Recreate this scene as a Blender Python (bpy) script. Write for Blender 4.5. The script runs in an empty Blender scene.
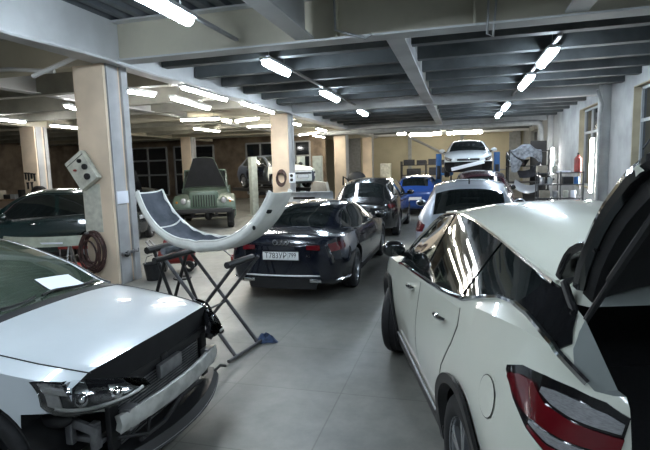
import bpy, bmesh, math, random
import numpy as np
from mathutils import Vector, Matrix
random.seed(7)
PI = math.pi
SC = bpy.context.scene
COL = SC.collection

# ------------------------------------------------------------------ camera
YAW, PITCH, ROLL, FPX = 0.2685, 0.12, 0.029, 490.0
cy, sy, cp, sp = math.cos(YAW), math.sin(YAW), math.cos(PITCH), math.sin(PITCH)
fw = Vector((-sy*cp, cy*cp, -sp)); r0 = Vector((cy, sy, 0)); u0 = r0.cross(fw)
rt = r0*math.cos(ROLL) - u0*math.sin(ROLL); up = u0*math.cos(ROLL) + r0*math.sin(ROLL)
cam_data = bpy.data.cameras.new('camera'); cam = bpy.data.objects.new('camera', cam_data); COL.objects.link(cam)
M3 = Matrix((rt, up, -fw)).transposed()
cam.matrix_world = Matrix.Translation((0, 0, 2.0)) @ M3.to_4x4()
cam_data.sensor_fit = 'HORIZONTAL'; cam_data.sensor_width = 36.0
cam_data.lens = 36.0*FPX/650.0; cam_data.clip_start = 0.02; cam_data.clip_end = 200
SC.camera = cam

# ------------------------------------------------------------------ world, exposure
w = bpy.data.worlds.new('night'); SC.world = w; w.use_nodes = True
w.node_tree.nodes['Background'].inputs[0].default_value = (0.10, 0.13, 0.18, 1)
w.node_tree.nodes['Background'].inputs[1].default_value = 0.12
SC.view_settings.view_transform = 'Standard'; SC.view_settings.look = 'None'
SC.view_settings.gamma = 1.0; SC.view_settings.use_curve_mapping = False
SC.view_settings.exposure = 0.35
try:
    SC.cycles.use_denoising = True
    SC.cycles.max_bounces = 8; SC.cycles.diffuse_bounces = 4; SC.cycles.glossy_bounces = 4
    SC.cycles.sample_clamp_indirect = 6.0; SC.cycles.caustics_reflective = False
except Exception:
    pass
COOL, WARM, NEUT = (0.74, 0.87, 1.0), (1.0, 0.94, 0.80), (0.98, 0.98, 0.96)
LAMP = 85.0

# ------------------------------------------------------------------ materials
MATS = {}
def mat(name, col, rough=0.5, metal=0.0, coat=0.0, var=0.06, scale=6.0, rvar=0.0, bump=0.0, emit=None, estr=0.0, col2=None, spec=0.5, stretch=None):
    m = bpy.data.materials.new(name); m.use_nodes = True
    nt = m.node_tree; N = nt.nodes; L = nt.links; b = N['Principled BSDF']
    b.inputs['Roughness'].default_value = rough; b.inputs['Metallic'].default_value = metal
    b.inputs['Coat Weight'].default_value = coat; b.inputs['Coat Roughness'].default_value = 0.04
    b.inputs['Specular IOR Level'].default_value = spec
    tc = N.new('ShaderNodeTexCoord'); no = N.new('ShaderNodeTexNoise'); no.inputs['Scale'].default_value = scale; no.inputs['Detail'].default_value = 5
    src = tc.outputs['Object']
    if stretch:
        mp = N.new('ShaderNodeMapping'); mp.inputs['Scale'].default_value = stretch; L.new(src, mp.inputs[0]); src = mp.outputs[0]
    L.new(src, no.inputs['Vector'])
    mx = N.new('ShaderNodeMix'); mx.data_type = 'RGBA'
    a = col; c2 = col2 or tuple(max(0, x*(1-2.2*var)) for x in col)
    mx.inputs[6].default_value = (*a, 1); mx.inputs[7].default_value = (*c2, 1)
    rp = N.new('ShaderNodeMapRange'); rp.inputs[1].default_value = 0.38; rp.inputs[2].default_value = 0.68
    L.new(no.outputs[0], rp.inputs[0]); L.new(rp.outputs[0], mx.inputs[0]); L.new(mx.outputs[2], b.inputs['Base Color'])
    if rvar:
        r = N.new('ShaderNodeMapRange'); r.inputs[1].default_value = .3; r.inputs[2].default_value = .7
        r.inputs[3].default_value = max(0.02, rough-rvar); r.inputs[4].default_value = min(1, rough+rvar)
        L.new(no.outputs[0], r.inputs[0]); L.new(r.outputs[0], b.inputs['Roughness'])
    if bump:
        bp = N.new('ShaderNodeBump'); bp.inputs['Strength'].default_value = bump; bp.inputs['Distance'].default_value = .01
        L.new(no.outputs[0], bp.inputs['Height']); L.new(bp.outputs[0], b.inputs['Normal'])
    if emit:
        b.inputs['Emission Color'].default_value = (*emit, 1); b.inputs['Emission Strength'].default_value = estr
    MATS[name] = m
    return m
def lens_mat(name, tint=(1, 1, 1)):
    m = bpy.data.materials.new(name); m.use_nodes = True; nt = m.node_tree; N = nt.nodes; L = nt.links
    N.remove(N['Principled BSDF']); o = N['Material Output']
    t = N.new('ShaderNodeBsdfTransparent'); t.inputs[0].default_value = (*tint, 1)
    g = N.new('ShaderNodeBsdfGlossy'); g.inputs['Roughness'].default_value = 0.03
    fr = N.new('ShaderNodeFresnel'); fr.inputs[0].default_value = 1.5
    ms = N.new('ShaderNodeMixShader'); L.new(fr.outputs[0], ms.inputs[0]); L.new(t.outputs[0], ms.inputs[1]); L.new(g.outputs[0], ms.inputs[2]); L.new(ms.outputs[0], o.inputs[0])
    MATS[name] = m; return m

PEARL = mat('pearl_white_paint', (.66, .67, .58), .28, coat=1.0, var=.01)
WHITE = mat('white_paint', (.56, .60, .62), .28, coat=1.0, var=.015)
WHITE_D = mat('dusty_white_paint', (.80, .80, .75), .4, coat=.4, var=.08)
NAVY = mat('black_blue_paint', (.004, .006, .013), .18, coat=1.0, var=.02)
BLACKP = mat('black_paint', (.010, .011, .012), .22, coat=1.0, var=.05)
SILVER = mat('silver_paint', (.42, .46, .52), .3, metal=.35, coat=1.0, var=.02)
BLUE = mat('blue_paint', (.02, .06, .24), .25, coat=1.0, var=.02)
MAROON = mat('maroon_paint', (.035, .008, .014), .22, coat=1.0, var=.03)
DGREEN = mat('dark_green_paint', (.006, .022, .022), .2, coat=1.0, var=.04)
ARMY = mat('faded_army_green_paint', (.050, .080, .056), .42, coat=.3, var=.15, scale=4)
GLASS = mat('tinted_glass', (.008, .011, .011), .03, coat=1.0, var=.0, spec=.8)
GLASSG = mat('reflection_green_windscreen', (.035, .050, .036), .05, coat=1.0, var=.1, scale=2, col2=(.065, .082, .058), spec=.8)  # greenish base colour stands in for the ceiling's reflection
LENS = lens_mat('clear_lens')
RLENS = mat('red_lamp_lens', (.12, .006, .010), .12, coat=1.0, var=.1)
CLENS = mat('clear_lamp_lens', (.36, .36, .37), .18, coat=1.0, var=.15, scale=60, metal=.3, stretch=(1, 1, 6))
ORANGE = mat('amber_lens', (.5, .16, .02), .15, coat=1)
CHROME = mat('chrome', (.78, .79, .80), .09, metal=1.0, var=.0)
DGREY = mat('dark_blue_grey_paint', (.045, .055, .075), .35, coat=.6, var=.1)
SATIN = mat('satin_silver_trim', (.75, .76, .77), .4, metal=.2, var=.02)
DSTEEL = mat('dark_worn_steel', (.11, .11, .115), .45, metal=.5, var=.2, scale=14)
STEEL = mat('worn_steel', (.36, .36, .37), .4, metal=.8, var=.15, scale=14)
ALU = mat('pale_aluminium', (.60, .60, .57), .45, metal=.35, var=.18, scale=9)
RUBBER = mat('tyre_rubber', (.014, .014, .015), .75, var=.2, scale=20)
PLASTIC = mat('black_plastic', (.012, .012, .013), .5, var=.1, scale=16)
GLOSSP = mat('gloss_black_plastic', (.008, .008, .009), .1, coat=.6, var=.0)
DARK = mat('dark_cavity', (.006, .006, .007), .85, var=.3)
JAMB = mat('shaded_jamb', (.24, .26, .25), .4, var=.05)  # greyed to stand in for the dimmer light inside the opening
CARPET = mat('charcoal_boot_lining', (.008, .008, .009), .95, var=.2, scale=40)
RIM = mat('alloy_rim', (.40, .41, .43), .3, metal=.85, var=.05)
DRIM = mat('dark_rim', (.06, .06, .065), .4, metal=.6, var=.1)
SEAM = mat('panel_gap', (.02, .02, .02), .8, var=0)
PLATE = mat('plate_white', (.78, .79, .78), .4, var=.02)
INK = mat('black_ink', (.01, .01, .012), .6, var=0)
PAPER = mat('white_paper', (.80, .83, .90), .8, var=.02)
PRIMER = mat('dark_grey_primer', (.035, .042, .055), .75, var=.3, scale=5, col2=(.09, .10, .12))
LBLUE = mat('lift_blue_paint', (.02, .13, .38), .4, var=.12)
LPALE = mat('lift_pale_grey_paint', (.42, .46, .42), .5, var=.12)
RED = mat('red_machine_paint', (.30, .035, .03), .45, var=.2)
RUST = mat('rubber_hose_brown', (.075, .035, .03), .6, var=.35, scale=12)
CREAM = mat('cream_enamel', (.60, .60, .52), .5, var=.15, scale=8)
WOOD = mat('worn_board', (.20, .13, .08), .75, var=.3, scale=7)
CARD = mat('cardboard', (.40, .36, .29), .85, var=.12)
GREYC = mat('grey_cloth', (.20, .22, .25), .95, var=.3, scale=10, bump=.4)
DCLOTH = mat('dark_cloth', (.02, .022, .03), .95, var=.3, scale=10)
RAG = mat('blue_rag', (.05, .08, .16), .95, var=.35, scale=14)
GREYP = mat('grey_painted_panel', (.33, .35, .36), .4, coat=.3, var=.12)
PALEG = mat('pale_green_primer', (.42, .46, .38), .5, var=.15)
# setting
WALL = mat('whitewashed_wall', (.40, .41, .41), .9, var=.14, scale=1.3, bump=.25)
WALLB = mat('tan_sandwich_wall', (.50, .45, .32), .8, var=.10, scale=.6)
WALLD = mat('brown_timber_wall', (.20, .15, .105), .8, var=.25, scale=1.5)
REVEAL = mat('ochre_window_reveal', (.42, .37, .26), .9, var=.15, scale=2)
BEAM = mat('grey_white_steel_beam', (.60, .61, .61), .6, var=.10, scale=1.2)
BEAMT = mat('cream_beam_web', (.58, .54, .43), .75, var=.12, scale=.9)
JOIST = mat('dark_grey_joist', (.080, .090, .094), .6, var=.2, scale=2)
JOISTL = mat('pale_joist', (.46, .45, .39), .7, var=.15, scale=1.5)
DECK = mat('galvanised_deck', (.13, .145, .16), .55, metal=.2, var=.2, scale=1.5)
COLM = mat('peach_plaster_column', (.76, .62, .47), .85, var=.10, scale=1.2, bump=.2)
COLS = mat('grey_column_steel', (.42, .42, .42), .7, var=.12, scale=2)
PIPE = mat('pipe_grey', (.30, .31, .31), .5, var=.1)
WGLASS = mat('night_window_glass', (.012, .016, .020), .06, var=.1, spec=.7)
FRAME = mat('grey_window_frame', (.30, .32, .33), .5, var=.05)
LAMPH = mat('lamp_housing', (.55, .57, .58), .4, var=.02)
def lampmat(n, c, s): return mat(n, (.9, .9, .9), .5, emit=c, estr=s, var=0)
LT_COOL = lampmat('tube_cool', COOL, LAMP); LT_WARM = lampmat('tube_warm', WARM, LAMP); LT_NEUT = lampmat('tube_neutral', NEUT, LAMP)

# floor: worn concrete slabs
def floor_mat():
    m = mat('worn_concrete_floor', (.20, .205, .20), .42, var=.0)
    nt = m.node_tree; N = nt.nodes; L = nt.links; b = N['Principled BSDF']
    for l in list(b.inputs['Base Color'].links): L.remove(l)
    tc = N['Texture Coordinate']
    n1 = N.new('ShaderNodeTexNoise'); n1.inputs['Scale'].default_value = .7; n1.inputs['Detail'].default_value = 8; n1.inputs['Roughness'].default_value = .65
    n2 = N.new('ShaderNodeTexNoise'); n2.inputs['Scale'].default_value = 5; n2.inputs['Detail'].default_value = 8; n2.inputs['Roughness'].default_value = .7
    br = N.new('ShaderNodeTexBrick'); br.offset = 0.0; br.inputs['Scale'].default_value = 1.0
    br.inputs['Brick Width'].default_value = 1.0; br.inputs['Row Height'].default_value = 1.0; br.inputs['Mortar Size'].default_value = .006
    br.inputs['Color1'].default_value = (1, 1, 1, 1); br.inputs['Color2'].default_value = (.90, .91, .90, 1); br.inputs['Mortar'].default_value = (.62, .62, .6, 1)
    for t in (n1, n2, br): L.new(tc.outputs['Object'], t.inputs[0])
    cr = N.new('ShaderNodeValToRGB'); e = cr.color_ramp.elements
    e[0].position = .30; e[0].color = (.105, .106, .098, 1); e[1].position = .70; e[1].color = (.24, .235, .212, 1)
    mm = N.new('ShaderNodeMix'); mm.data_type = 'FLOAT'; mm.inputs[0].default_value = .45
    L.new(n1.outputs[0], mm.inputs[2]); L.new(n2.outputs[0], mm.inputs[3]); L.new(mm.outputs[0], cr.inputs[0])
    mul = N.new('ShaderNodeMix'); mul.data_type = 'RGBA'; mul.blend_type = 'MULTIPLY'; mul.inputs[0].default_value = .8
    L.new(cr.outputs[0], mul.inputs[6]); L.new(br.outputs[0], mul.inputs[7]); L.new(mul.outputs[2], b.inputs['Base Color'])
    rr = N.new('ShaderNodeMapRange'); rr.inputs[1].default_value = .3; rr.inputs[2].default_value = .7; rr.inputs[3].default_value = .30; rr.inputs[4].default_value = .62
    L.new(n1.outputs[0], rr.inputs[0]); L.new(rr.outputs[0], b.inputs['Roughness'])
    return m
FLOOR = floor_mat()

# ------------------------------------------------------------------ mesh helpers
class MB:
    def __init__(s): s.v = []; s.f = []
    def add(s, vs, fs):
        o = len(s.v); s.v += [tuple(v) for v in vs]; s.f += [tuple(i+o for i in f) for f in fs]; return s
    def box(s, c, d, rz=0.0, ry=0.0, rx=0.0):
        R = Matrix.Rotation(rz, 3, 'Z') @ Matrix.Rotation(ry, 3, 'Y') @ Matrix.Rotation(rx, 3, 'X'); c = Vector(c)
        vs = [c + R @ Vector((a*d[0]/2, b*d[1]/2, e*d[2]/2)) for a in (-1, 1) for b in (-1, 1) for e in (-1, 1)]
        return s.add(vs, [(0, 1, 3, 2), (4, 6, 7, 5), (0, 4, 5, 1), (2, 3, 7, 6), (0, 2, 6, 4), (1, 5, 7, 3)])
    def bb(s, x0, x1, y0, y1, z0, z1): return s.box(((x0+x1)/2, (y0+y1)/2, (z0+z1)/2), (x1-x0, y1-y0, z1-z0))
    def tube(s, pts, r, n=8, closed=False):
        P = [Vector(p) for p in pts]; k = len(P); rs = r if isinstance(r, (list, tuple)) else [r]*k
        vs = []; prev = None
        for i in range(k):
            if closed: t = P[(i+1) % k] - P[i-1]
            else: t = P[min(i+1, k-1)] - P[max(i-1, 0)]
            t = t.normalized() if t.length > 1e-9 else Vector((0, 0, 1))
            if prev is None:
                a = t.orthogonal().normalized()
            else:
                a = prev - t*prev.dot(t); a = a.normalized() if a.length > 1e-6 else t.orthogonal().normalized()
            prev = a; b = t.cross(a)
            vs += [P[i] + (a*math.cos(2*PI*j/n) + b*math.sin(2*PI*j/n))*rs[i] for j in range(n)]
        fs = [(i*n+j, i*n+(j+1) % n, ((i+1) % k)*n+(j+1) % n, ((i+1) % k)*n+j) for i in range(k if closed else k-1) for j in range(n)]
        if not closed: fs += [tuple(range(n-1, -1, -1)), tuple((k-1)*n+j for j in range(n))]
        return s.add(vs, fs)
    def cyl(s, a, b, r, n=16): return s.tube([a, b], r, n)
    def lathe(s, prof, n=24, axis='Y', c=(0, 0, 0), closed=False):
        vs = []
        for (h, r) in prof:
            for j in range(n):
                t = 2*PI*j/n; p = (r*math.cos(t), h, r*math.sin(t)) if axis == 'Y' else ((r*math.cos(t), r*math.sin(t), h) if axis == 'Z' else (h, r*math.cos(t), r*math.sin(t)))
                vs.append((p[0]+c[0], p[1]+c[1], p[2]+c[2]))
        k = len(prof); fs = [(i*n+j, i*n+(j+1) % n, ((i+1) % k)*n+(j+1) % n, ((i+1) % k)*n+j) for i in range(k if closed else k-1) for j in range(n)]
        if not closed: fs += [tuple(range(n)), tuple((k-1)*n+j for j in range(n-1, -1, -1))]
        return s.add(vs, fs)
    def sphere(s, c, r, nu=14, nv=9, sc=(1, 1, 1)):
        vs = [(c[0], c[1], c[2]+r*sc[2])]; fs = []
        for i in range(1, nv):
            a = PI*i/nv
            vs += [(c[0]+r*sc[0]*math.sin(a)*math.cos(2*PI*j/nu), c[1]+r*sc[1]*math.sin(a)*math.sin(2*PI*j/nu), c[2]+r*sc[2]*math.cos(a)) for j in range(nu)]
        vs.append((c[0], c[1], c[2]-r*sc[2])); L = len(vs)-1
        for j in range(nu):
            fs.append((0, 1+j, 1+(j+1) % nu)); fs.append((L, 1+(nv-2)*nu+(j+1) % nu, 1+(nv-2)*nu+j))
        for i in range(nv-2):
            for j in range(nu): fs.append((1+i*nu+j, 1+(i+1)*nu+j, 1+(i+1)*nu+(j+1) % nu, 1+i*nu+(j+1) % nu))
        return s.add(vs, fs)
    def grid(s, G, thick=0.0, flip=False):
        G = np.asarray(G, float); n, m, _ = G.shape
        fs = [(i*m+j, (i+1)*m+j, (i+1)*m+j+1, i*m+j+1) for i in range(n-1) for j in range(m-1)]
        if flip: fs = [f[::-1] for f in fs]
        if thick:
            a = G[1:, :-1]-G[:-1, :-1]; du = np.gradient(G, axis=0); dv = np.gradient(G, axis=1); nn = np.cross(du, dv)
            nn /= np.linalg.norm(nn, axis=2, keepdims=True)+1e-12
            if flip: nn = -nn
            B = G - nn*thick; o = n*m
            vs = [tuple(p) for p in G.reshape(-1, 3)] + [tuple(p) for p in B.reshape(-1, 3)]
            rim = [(i*m, (i+1)*m) for i in range(n-1)] + [((n-1)*m+j, (n-1)*m+j+1) for j in range(m-1)] + [((i+1)*m+m-1, i*m+m-1) for i in range(n-1)] + [(j+1, j) for j in range(m-1)]
            f2 = fs + [tuple(k+o for k in f[::-1]) for f in fs] + [((b, a2, a2+o, b+o) if not flip else (a2, b, b+o, a2+o)) for a2, b in rim]
            return s.add(vs, f2)
        return s.add([tuple(p) for p in G.reshape(-1, 3)], fs)
    def prism(s, poly, h0, h1, axis='Y'):
        n = len(poly)
        def P(p, h): return (p[0], h, p[1]) if axis == 'Y' else ((p[0], p[1], h) if axis == 'Z' else (h, p[0], p[1]))
        return s.add([P(p, h0) for p in poly]+[P(p, h1) for p in poly], [tuple(range(n)), tuple(range(2*n-1, n-1, -1))]+[(i, i+n, (i+1) % n+n, (i+1) % n) for i in range(n)])
    def build(s, name, m, parent=None, bevel=0.0, smooth=35, loc=None, rot=None, seg=2):
        me = bpy.data.meshes.new(name); me.from_pydata(s.v, [], s.f)
        bm = bmesh.new(); bm.from_mesh(me)
        bmesh.ops.recalc_face_normals(bm, faces=bm.faces)
        if bevel: bmesh.ops.bevel(bm, geom=[e for e in bm.edges if len(e.link_faces) == 2 and e.calc_face_angle(0) > .5], offset=bevel, segments=seg, affect='EDGES', profile=.6, clamp_overlap=True)
        bm.to_mesh(me); bm.free()
        for x in (m if isinstance(m, (list, tuple)) else [m]): me.materials.append(x)
        return link(name, me, parent, smooth, loc, rot)
def link(name, me, parent=None, smooth=35, loc=None, rot=None):
    if smooth and len(me.polygons):
        me.polygons.foreach_set('use_smooth', [True]*len(me.polygons)); me.set_sharp_from_angle(angle=math.radians(smooth))
    o = bpy.data.objects.new(name, me); COL.objects.link(o)
    if parent: o.parent = parent
    if loc: o.location = loc
    if rot: o.rotation_euler = rot
    return o
def tag(o, label, cat, group=None, kind=None):
    o['label'] = label; o['category'] = cat
    if group: o['group'] = group
    if kind: o['kind'] = kind
    return o
def thing(name, label, cat, loc=(0, 0, 0), rz=0.0, group=None):
    o = bpy.data.objects.new(name, None); COL.objects.link(o); o.location = loc; o.rotation_euler = (0, 0, rz)
    o.empty_display_size = .2
    return tag(o, label, cat, group)
def struct(name, mb, m, bevel=0.0, smooth=30):
    o = mb.build(name, m, None, bevel, smooth); o['kind'] = 'structure'; return o
def copy_tree(o, parent=None):
    c = o.copy(); COL.objects.link(c)
    if parent: c.parent = parent
    for ch in list(o.children): copy_tree(ch, c)
    return c
def carve(o, cutter):
    """boolean difference, applied; cutter mesh is removed"""
    md = o.modifiers.new('cut', 'BOOLEAN'); md.operation = 'DIFFERENCE'; md.solver = 'EXACT'; md.object = cutter
    try: md.material_mode = 'TRANSFER'
    except Exception: pass
    bpy.context.view_layer.update()
    dg = bpy.context.evaluated_depsgraph_get()
    me = bpy.data.meshes.new_from_object(o.evaluated_get(dg)); o.modifiers.clear()
    old = o.data; o.data = me; bpy.data.meshes.remove(old); me.name = o.name
    bpy.data.objects.remove(cutter, do_unlink=True)
    me.polygons.foreach_set('use_smooth', [True]*len(me.polygons)); me.set_sharp_from_angle(angle=math.radians(32))
def text_mesh(name, body, size, m, parent, loc, rot, depth=.001, align='CENTER', sx=1.0):
    cu = bpy.data.curves.new(name, 'FONT'); cu.body = body; cu.size = size; cu.extrude = depth; cu.align_x = align; cu.align_y = 'CENTER'
    t = bpy.data.objects.new(name+'_src', cu); COL.objects.link(t); bpy.context.view_layer.update()
    me = bpy.data.meshes.new_from_object(t.evaluated_get(bpy.context.evaluated_depsgraph_get()))
    bpy.data.objects.remove(t, do_unlink=True); me.materials.clear(); me.materials.append(m)
    o = link(name, me, parent, 0, loc, rot); o.scale = (sx, 1, 1); return o

# ------------------------------------------------------------------ the hall
Y1, BAY = 7.26, 9.0
CZ = 3.84
struct('floor', MB().bb(-27, 4.9, -6, 38, -.2, 0), FLOOR)
def deck():
    mb = MB(); x = -27.0; prof = []
    while x < 4.8: prof += [(x, 4.50), (x+.12, 4.50), (x+.15, 4.57), (x+.27, 4.57)]; x += .30
    G = [[(px, y, pz) for (px, pz) in prof] for y in (-6, 38)]
    mb.grid(G); mb.bb(-27, 4.9, -6, 38, 4.60, 4.8)
    return mb
struct('ceiling', deck(), DECK, smooth=0)
struct('ceiling_left', MB().bb(-27, -6.0, Y1-1.5, 38, 4.44, 4.49), JOISTL)
# right wall with three window openings and pilasters
wl = MB(); WX = 4.2
openings = [(9.6, 14.15), (16.8, 19.9), (28.0, 32.6)]
ys = [-6.0]
for a, b in openings: wl.bb(WX, WX+.6, ys[-1], a, 0, 4.5); wl.bb(WX, WX+.6, a, b, 0, 1.0); wl.bb(WX, WX+.6, a, b, 3.75, 4.5); ys.append(b)
wl.bb(WX, WX+.6, ys[-1], 38, 0, 4.5)
struct('wall_right', wl, WALL)
for k, y in enumerate((Y1, Y1+BAY, Y1+2*BAY)):
    o = struct('column', MB().bb(3.97, WX, y-.25, y+.25, 0, 4.5), WALL, .015)
for k, (a, b) in enumerate(openings):
    rv = MB(); rv.bb(WX+.005, WX+.5, a, a+.03, 1.0, 3.75).bb(WX+.005, WX+.5, b-.03, b, 1.0, 3.75).bb(WX+.005, WX+.5, a, b, 3.72, 3.75).bb(WX-.05, WX+.5, a, b, 1.0, 1.04)
    wn = struct('window_%d' % (k+1), MB().bb(WX+.22, WX+.24, a, b, 1.0, 3.75), WGLASS)
    rv.build('window_reveal', REVEAL if k < 2 else WALL, wn)
    fr = MB()
    n = 3
    for i in range(n+1): yy = a+.06+(b-a-.12)*i/n; fr.bb(WX+.17, WX+.23, yy-.04, yy+.04, 1.04, 3.72)
    for zz in (1.07, 2.9, 3.69): fr.bb(WX+.17, WX+.23, a, b, zz-.04, zz+.04)
    fr.build('window_frame', FRAME, wn)
# back wall with the pale gate, dark glazed bays at left
struct('wall_back', MB().bb(-27, 4.9, 36, 36.4, 0, 4.5), WALLB)
struct('wall_left', MB().bb(-27.4, -27, -6, 38, 0, 4.5), WALLD)
struct('wall_front', MB().bb(-27, 4.9, -6.4, -6, 0, 4.5), WALL)
# timber partition and dark glazed bays at the back of the left aisle
struct('wall_partition', MB().bb(-27, -8.2, 30.4, 30.6, 0, 4.5), WALLD)
k = 4
for x0 in (-26.2, -22.6, -19.0, -13.6, -11.2):
    wd = 3.0 if x0 < -15 else 2.0
    wn = struct('window_%d' % k, MB().bb(x0, x0+wd, 30.33, 30.38, .3, 3.6), WGLASS); k += 1
    f = MB()
    for i in range(3): f.bb(x0+wd*i/2-.05, x0+wd*i/2+.05, 30.26, 30.34, .3, 3.6)
    for zz in (.3, 1.7, 2.7, 3.6): f.bb(x0, x0+wd, 30.26, 30.34, zz-.05, zz+.05)
    f.build('window_frame', PIPE, wn)
# gate on the back wall: panel, posts and diagonal braces
g = struct('door_1', MB().bb(-3.4, 3.4, 35.90, 35.98, 0, 3.9), WALLB)
gp = MB()
for x in (-3.4, .2, 3.4): gp.bb(x-.12, x+.12, 35.75, 35.9, 0, 3.9)
gp.bb(-3.4, 3.4, 35.78, 35.9, 1.35, 1.45); gp.build('gate_post', PIPE, g)
MB().cyl((-3.3, 35.8, 3.8), (-.2, 35.8, 2.2), .09, 8).build('diagonal_brace', PIPE, g)
struct('trim_1', MB().bb(-8.0, -7.0, 35.8, 36.0, 0, 4.2).bb(3.5, 4.0, 35.8, 36, 0, 4.2), PIPE)

# columns
def column(x0, x1, y0, y1, side=True):
    o = struct('column', MB().bb(x0, x1, y0, y1, 0, CZ), COLM, .03)
    if side: MB().bb(x1-.02, x1+.03, y0+.06, y0+.34, 0, CZ).build('steel_cover', COLS, o, .006)
    if side: MB().bb(x1-.02, x1+.045, y1-.16, y1, 0, CZ).build('corner_strip', COLS, o, .006)
    return o
column(-6.44, -5.82, Y1, Y1+.58)
column(-6.35, -5.72, Y1+BAY, Y1+BAY+.55)
column(-6.35, -5.72, Y1+2*BAY, Y1+2*BAY+.55)
column(-6.35, -5.72, Y1+3*BAY-1, Y1+3*BAY-.45)
column(-16.6, -15.9, Y1+BAY-.6, Y1+BAY)
column(-15.2, -14.6, Y1+2*BAY-.3, Y1+2*BAY+.25)
# beams
def ibeam_x(y, x0, x1, zb, h, wf, m, name='beam', web=.03, mw=None):
    o = struct(name, MB().bb(x0, x1, y, y+wf, zb, zb+.03).bb(x0, x1, y, y+wf, zb+h-.03, zb+h), m)
    MB().bb(x0, x1, y+wf/2-web/2, y+wf/2+web/2, zb+.03, zb+h-.03).build('web', mw or m, o)
    return o
def ibeam_y(x, y0, y1, zb, h, wf, m, mw=None):
    o = struct('beam', MB().bb(x, x+wf, y0, y1, zb, zb+.03).bb(x, x+wf, y0, y1, zb+h-.03, zb+h), m)
    MB().bb(x+wf/2-.015, x+wf/2+.015, y0, y1, zb+.03, zb+h-.03).build('web', mw or m, o)
    return o
for k in range(4):
    y = Y1 + BAY*k - (1 if k == 3 else 0)
    ibeam_x(y, -5.7, WX, CZ, .66, .34, BEAM, mw=BEAMT if k == 0 else BEAM)
    ibeam_x(y, -27, -6.0, CZ-.02, .68, .34, BEAMT)
# stiffeners on the near beam web
st = MB()
for x in (-1.75, .2, 2.6): st.bb(x-.02, x+.02, Y1+.01, Y1+.16, CZ+.03, CZ+.63)
o = struct('trim_2', st, BEAMT)
for (x, y0, y1) in ((-6.0, -6, 35),):
    o = struct('beam', MB().bb(x, x+.42, y0, y1, CZ, CZ+.66), BEAM)
struct('beam', MB().bb(-16.4, -16.0, -6, 30.3, CZ, CZ+.66), BEAMT)
for (x, y0, y1) in ((-2.37, -6, Y1), (1.32, -6, Y1), (-1.08, Y1+.34, Y1+BAY), (-1.08, Y1+BAY+.34, Y1+2*BAY), (-1.08, Y1+2*BAY+.34, Y1+3*BAY-1), (-9.8, -6, Y1), (-9.8, Y1+.4, 30)):
    ibeam_y(x, y0, y1, CZ+.04, .60, .28, BEAM)
# joists: dark across the nave, pale in the left aisle
jn = [Y1+1.35+1.25*i for i in range(6)] + [Y1+BAY+1.4+1.3*i for i in range(6)] + [Y1+2*BAY+1.4+1.3*i for i in range(6)]
for y in jn:
    struct('joist', MB().bb(-5.55, -1.1, y, y+.20, 3.98, 4.5).bb(-.78, WX, y, y+.20, 3.98, 4.5), JOIST)
for y in (3.4, 1.2): struct('joist', MB().bb(-5.55, WX, y, y+.2, 4.12, 4.5), JOIST)
for y in (9.7, 12.2, 14.2, 18.6, 20.8, 23, 27.5, 3.6): struct('joist', MB().bb(-26.8, -6.05, y, y+.25, 3.86, 4.5), JOISTL)
# cable tray and pipes
struct('trim_3', MB().tube([(-5.52, y, CZ-.02+.02*math.sin(y*2.1)) for y in np.linspace(-4, 20, 40)], .035, 6), BEAM)
struct('trim_4', MB().tube([(-9.5, 7.15, 3.72), (-8.6, 7.1, 3.86), (-7.6, 7.1, 3.84), (-6.7, 7.15, 3.74)], .035, 8).tube([(-7.0, 7.0, 3.66), (-5.9, 6.9, 3.90)], .04, 8), BEAM)
struct('trim_5', MB().tube([(-7, 25.0, 3.68), (0, 25.0, 3.70), (3.35, 24.9, 3.72), (3.6, 24.9, 3.66), (3.66, 24.9, 3.4), (3.66, 24.9, 0)], .13, 10), PIPE)
struct('trim_6', MB().tube([(3.74, 15.6, 3.9), (3.9, 15.7, 3.5), (3.9, 15.9, 3.2), (3.9, 15.9, 0)], .05, 8), PIPE)
for n_, (x, segs) in enumerate(((-3.3, ((5.8, 7.2), (8.46, 16.2), (16.66, 19))), (1.55, ((8.8, 16.2), (16.66, 23))))):
    rl = MB()
    for a, b in segs: rl.bb(x-.03, x+.03, a, b, CZ+.10, CZ+.14)
    struct('trim_%d' % (7+n_), rl, PIPE)
struct('trim_9', MB().tube([(-1.75, 7.2, 4.5), (-1.74, 7.2, 3.95), (-1.3, 7.2, 3.8), (-1.2, 7.18, 3.84)], .02, 6).tube([(.38, 7.2, 4.5), (.36, 7.2, 3.7), (.44, 7.3, 3.68), (.5, 7.2, 4.5)], .016, 6), PIPE)

# ------------------------------------------------------------------ lamps
def lamp(a, b, m, label, group, wd=.10, vertical=False):
    hang = 4.44 if a[0] < -6 else 4.52
    a, b = Vector(a), Vector(b); mid = (a+b)/2; d = b-a; L = d.length
    t = thing('fluorescent_light', label, 'light', mid, 0 if vertical else math.atan2(d.y, d.x), group)
    if vertical:
        t.rotation_euler = (0, PI/2, 0)
    hw_ = wd/2+.015 if a[0] > -5 else wd*.8
    MB().bb(-L/2-.03, L/2+.03, -hw_, hw_, .025 if a[0] > -5 else .012, .075).build('housing', LAMPH, t, .006)
    if vertical:
        MB().bb(-.03, .03, -.03, .03, .07, 4.2-mid.x).build('wall_bracket', LAMPH, t)
    else:
        for q in (-.35, .35): MB().cyl((L*q, 0, .07), (L*q, 0, hang-mid.z), .008, 6).build('hanger', PIPE, t)
    MB().tube([(-L/2, 0, 0), (-L/2+.02, 0, 0), (L/2-.02, 0, 0), (L/2, 0, 0)], [wd*.3, wd*.46, wd*.46, wd*.3], 10).build('tube', m, t)
    return t
NA, LA, BK, WR = 'lights in the row over the fastback lane', 'lights over the left aisle', 'lights at the back gate', 'lights in the row over the right lane'
z = 3.86
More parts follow.
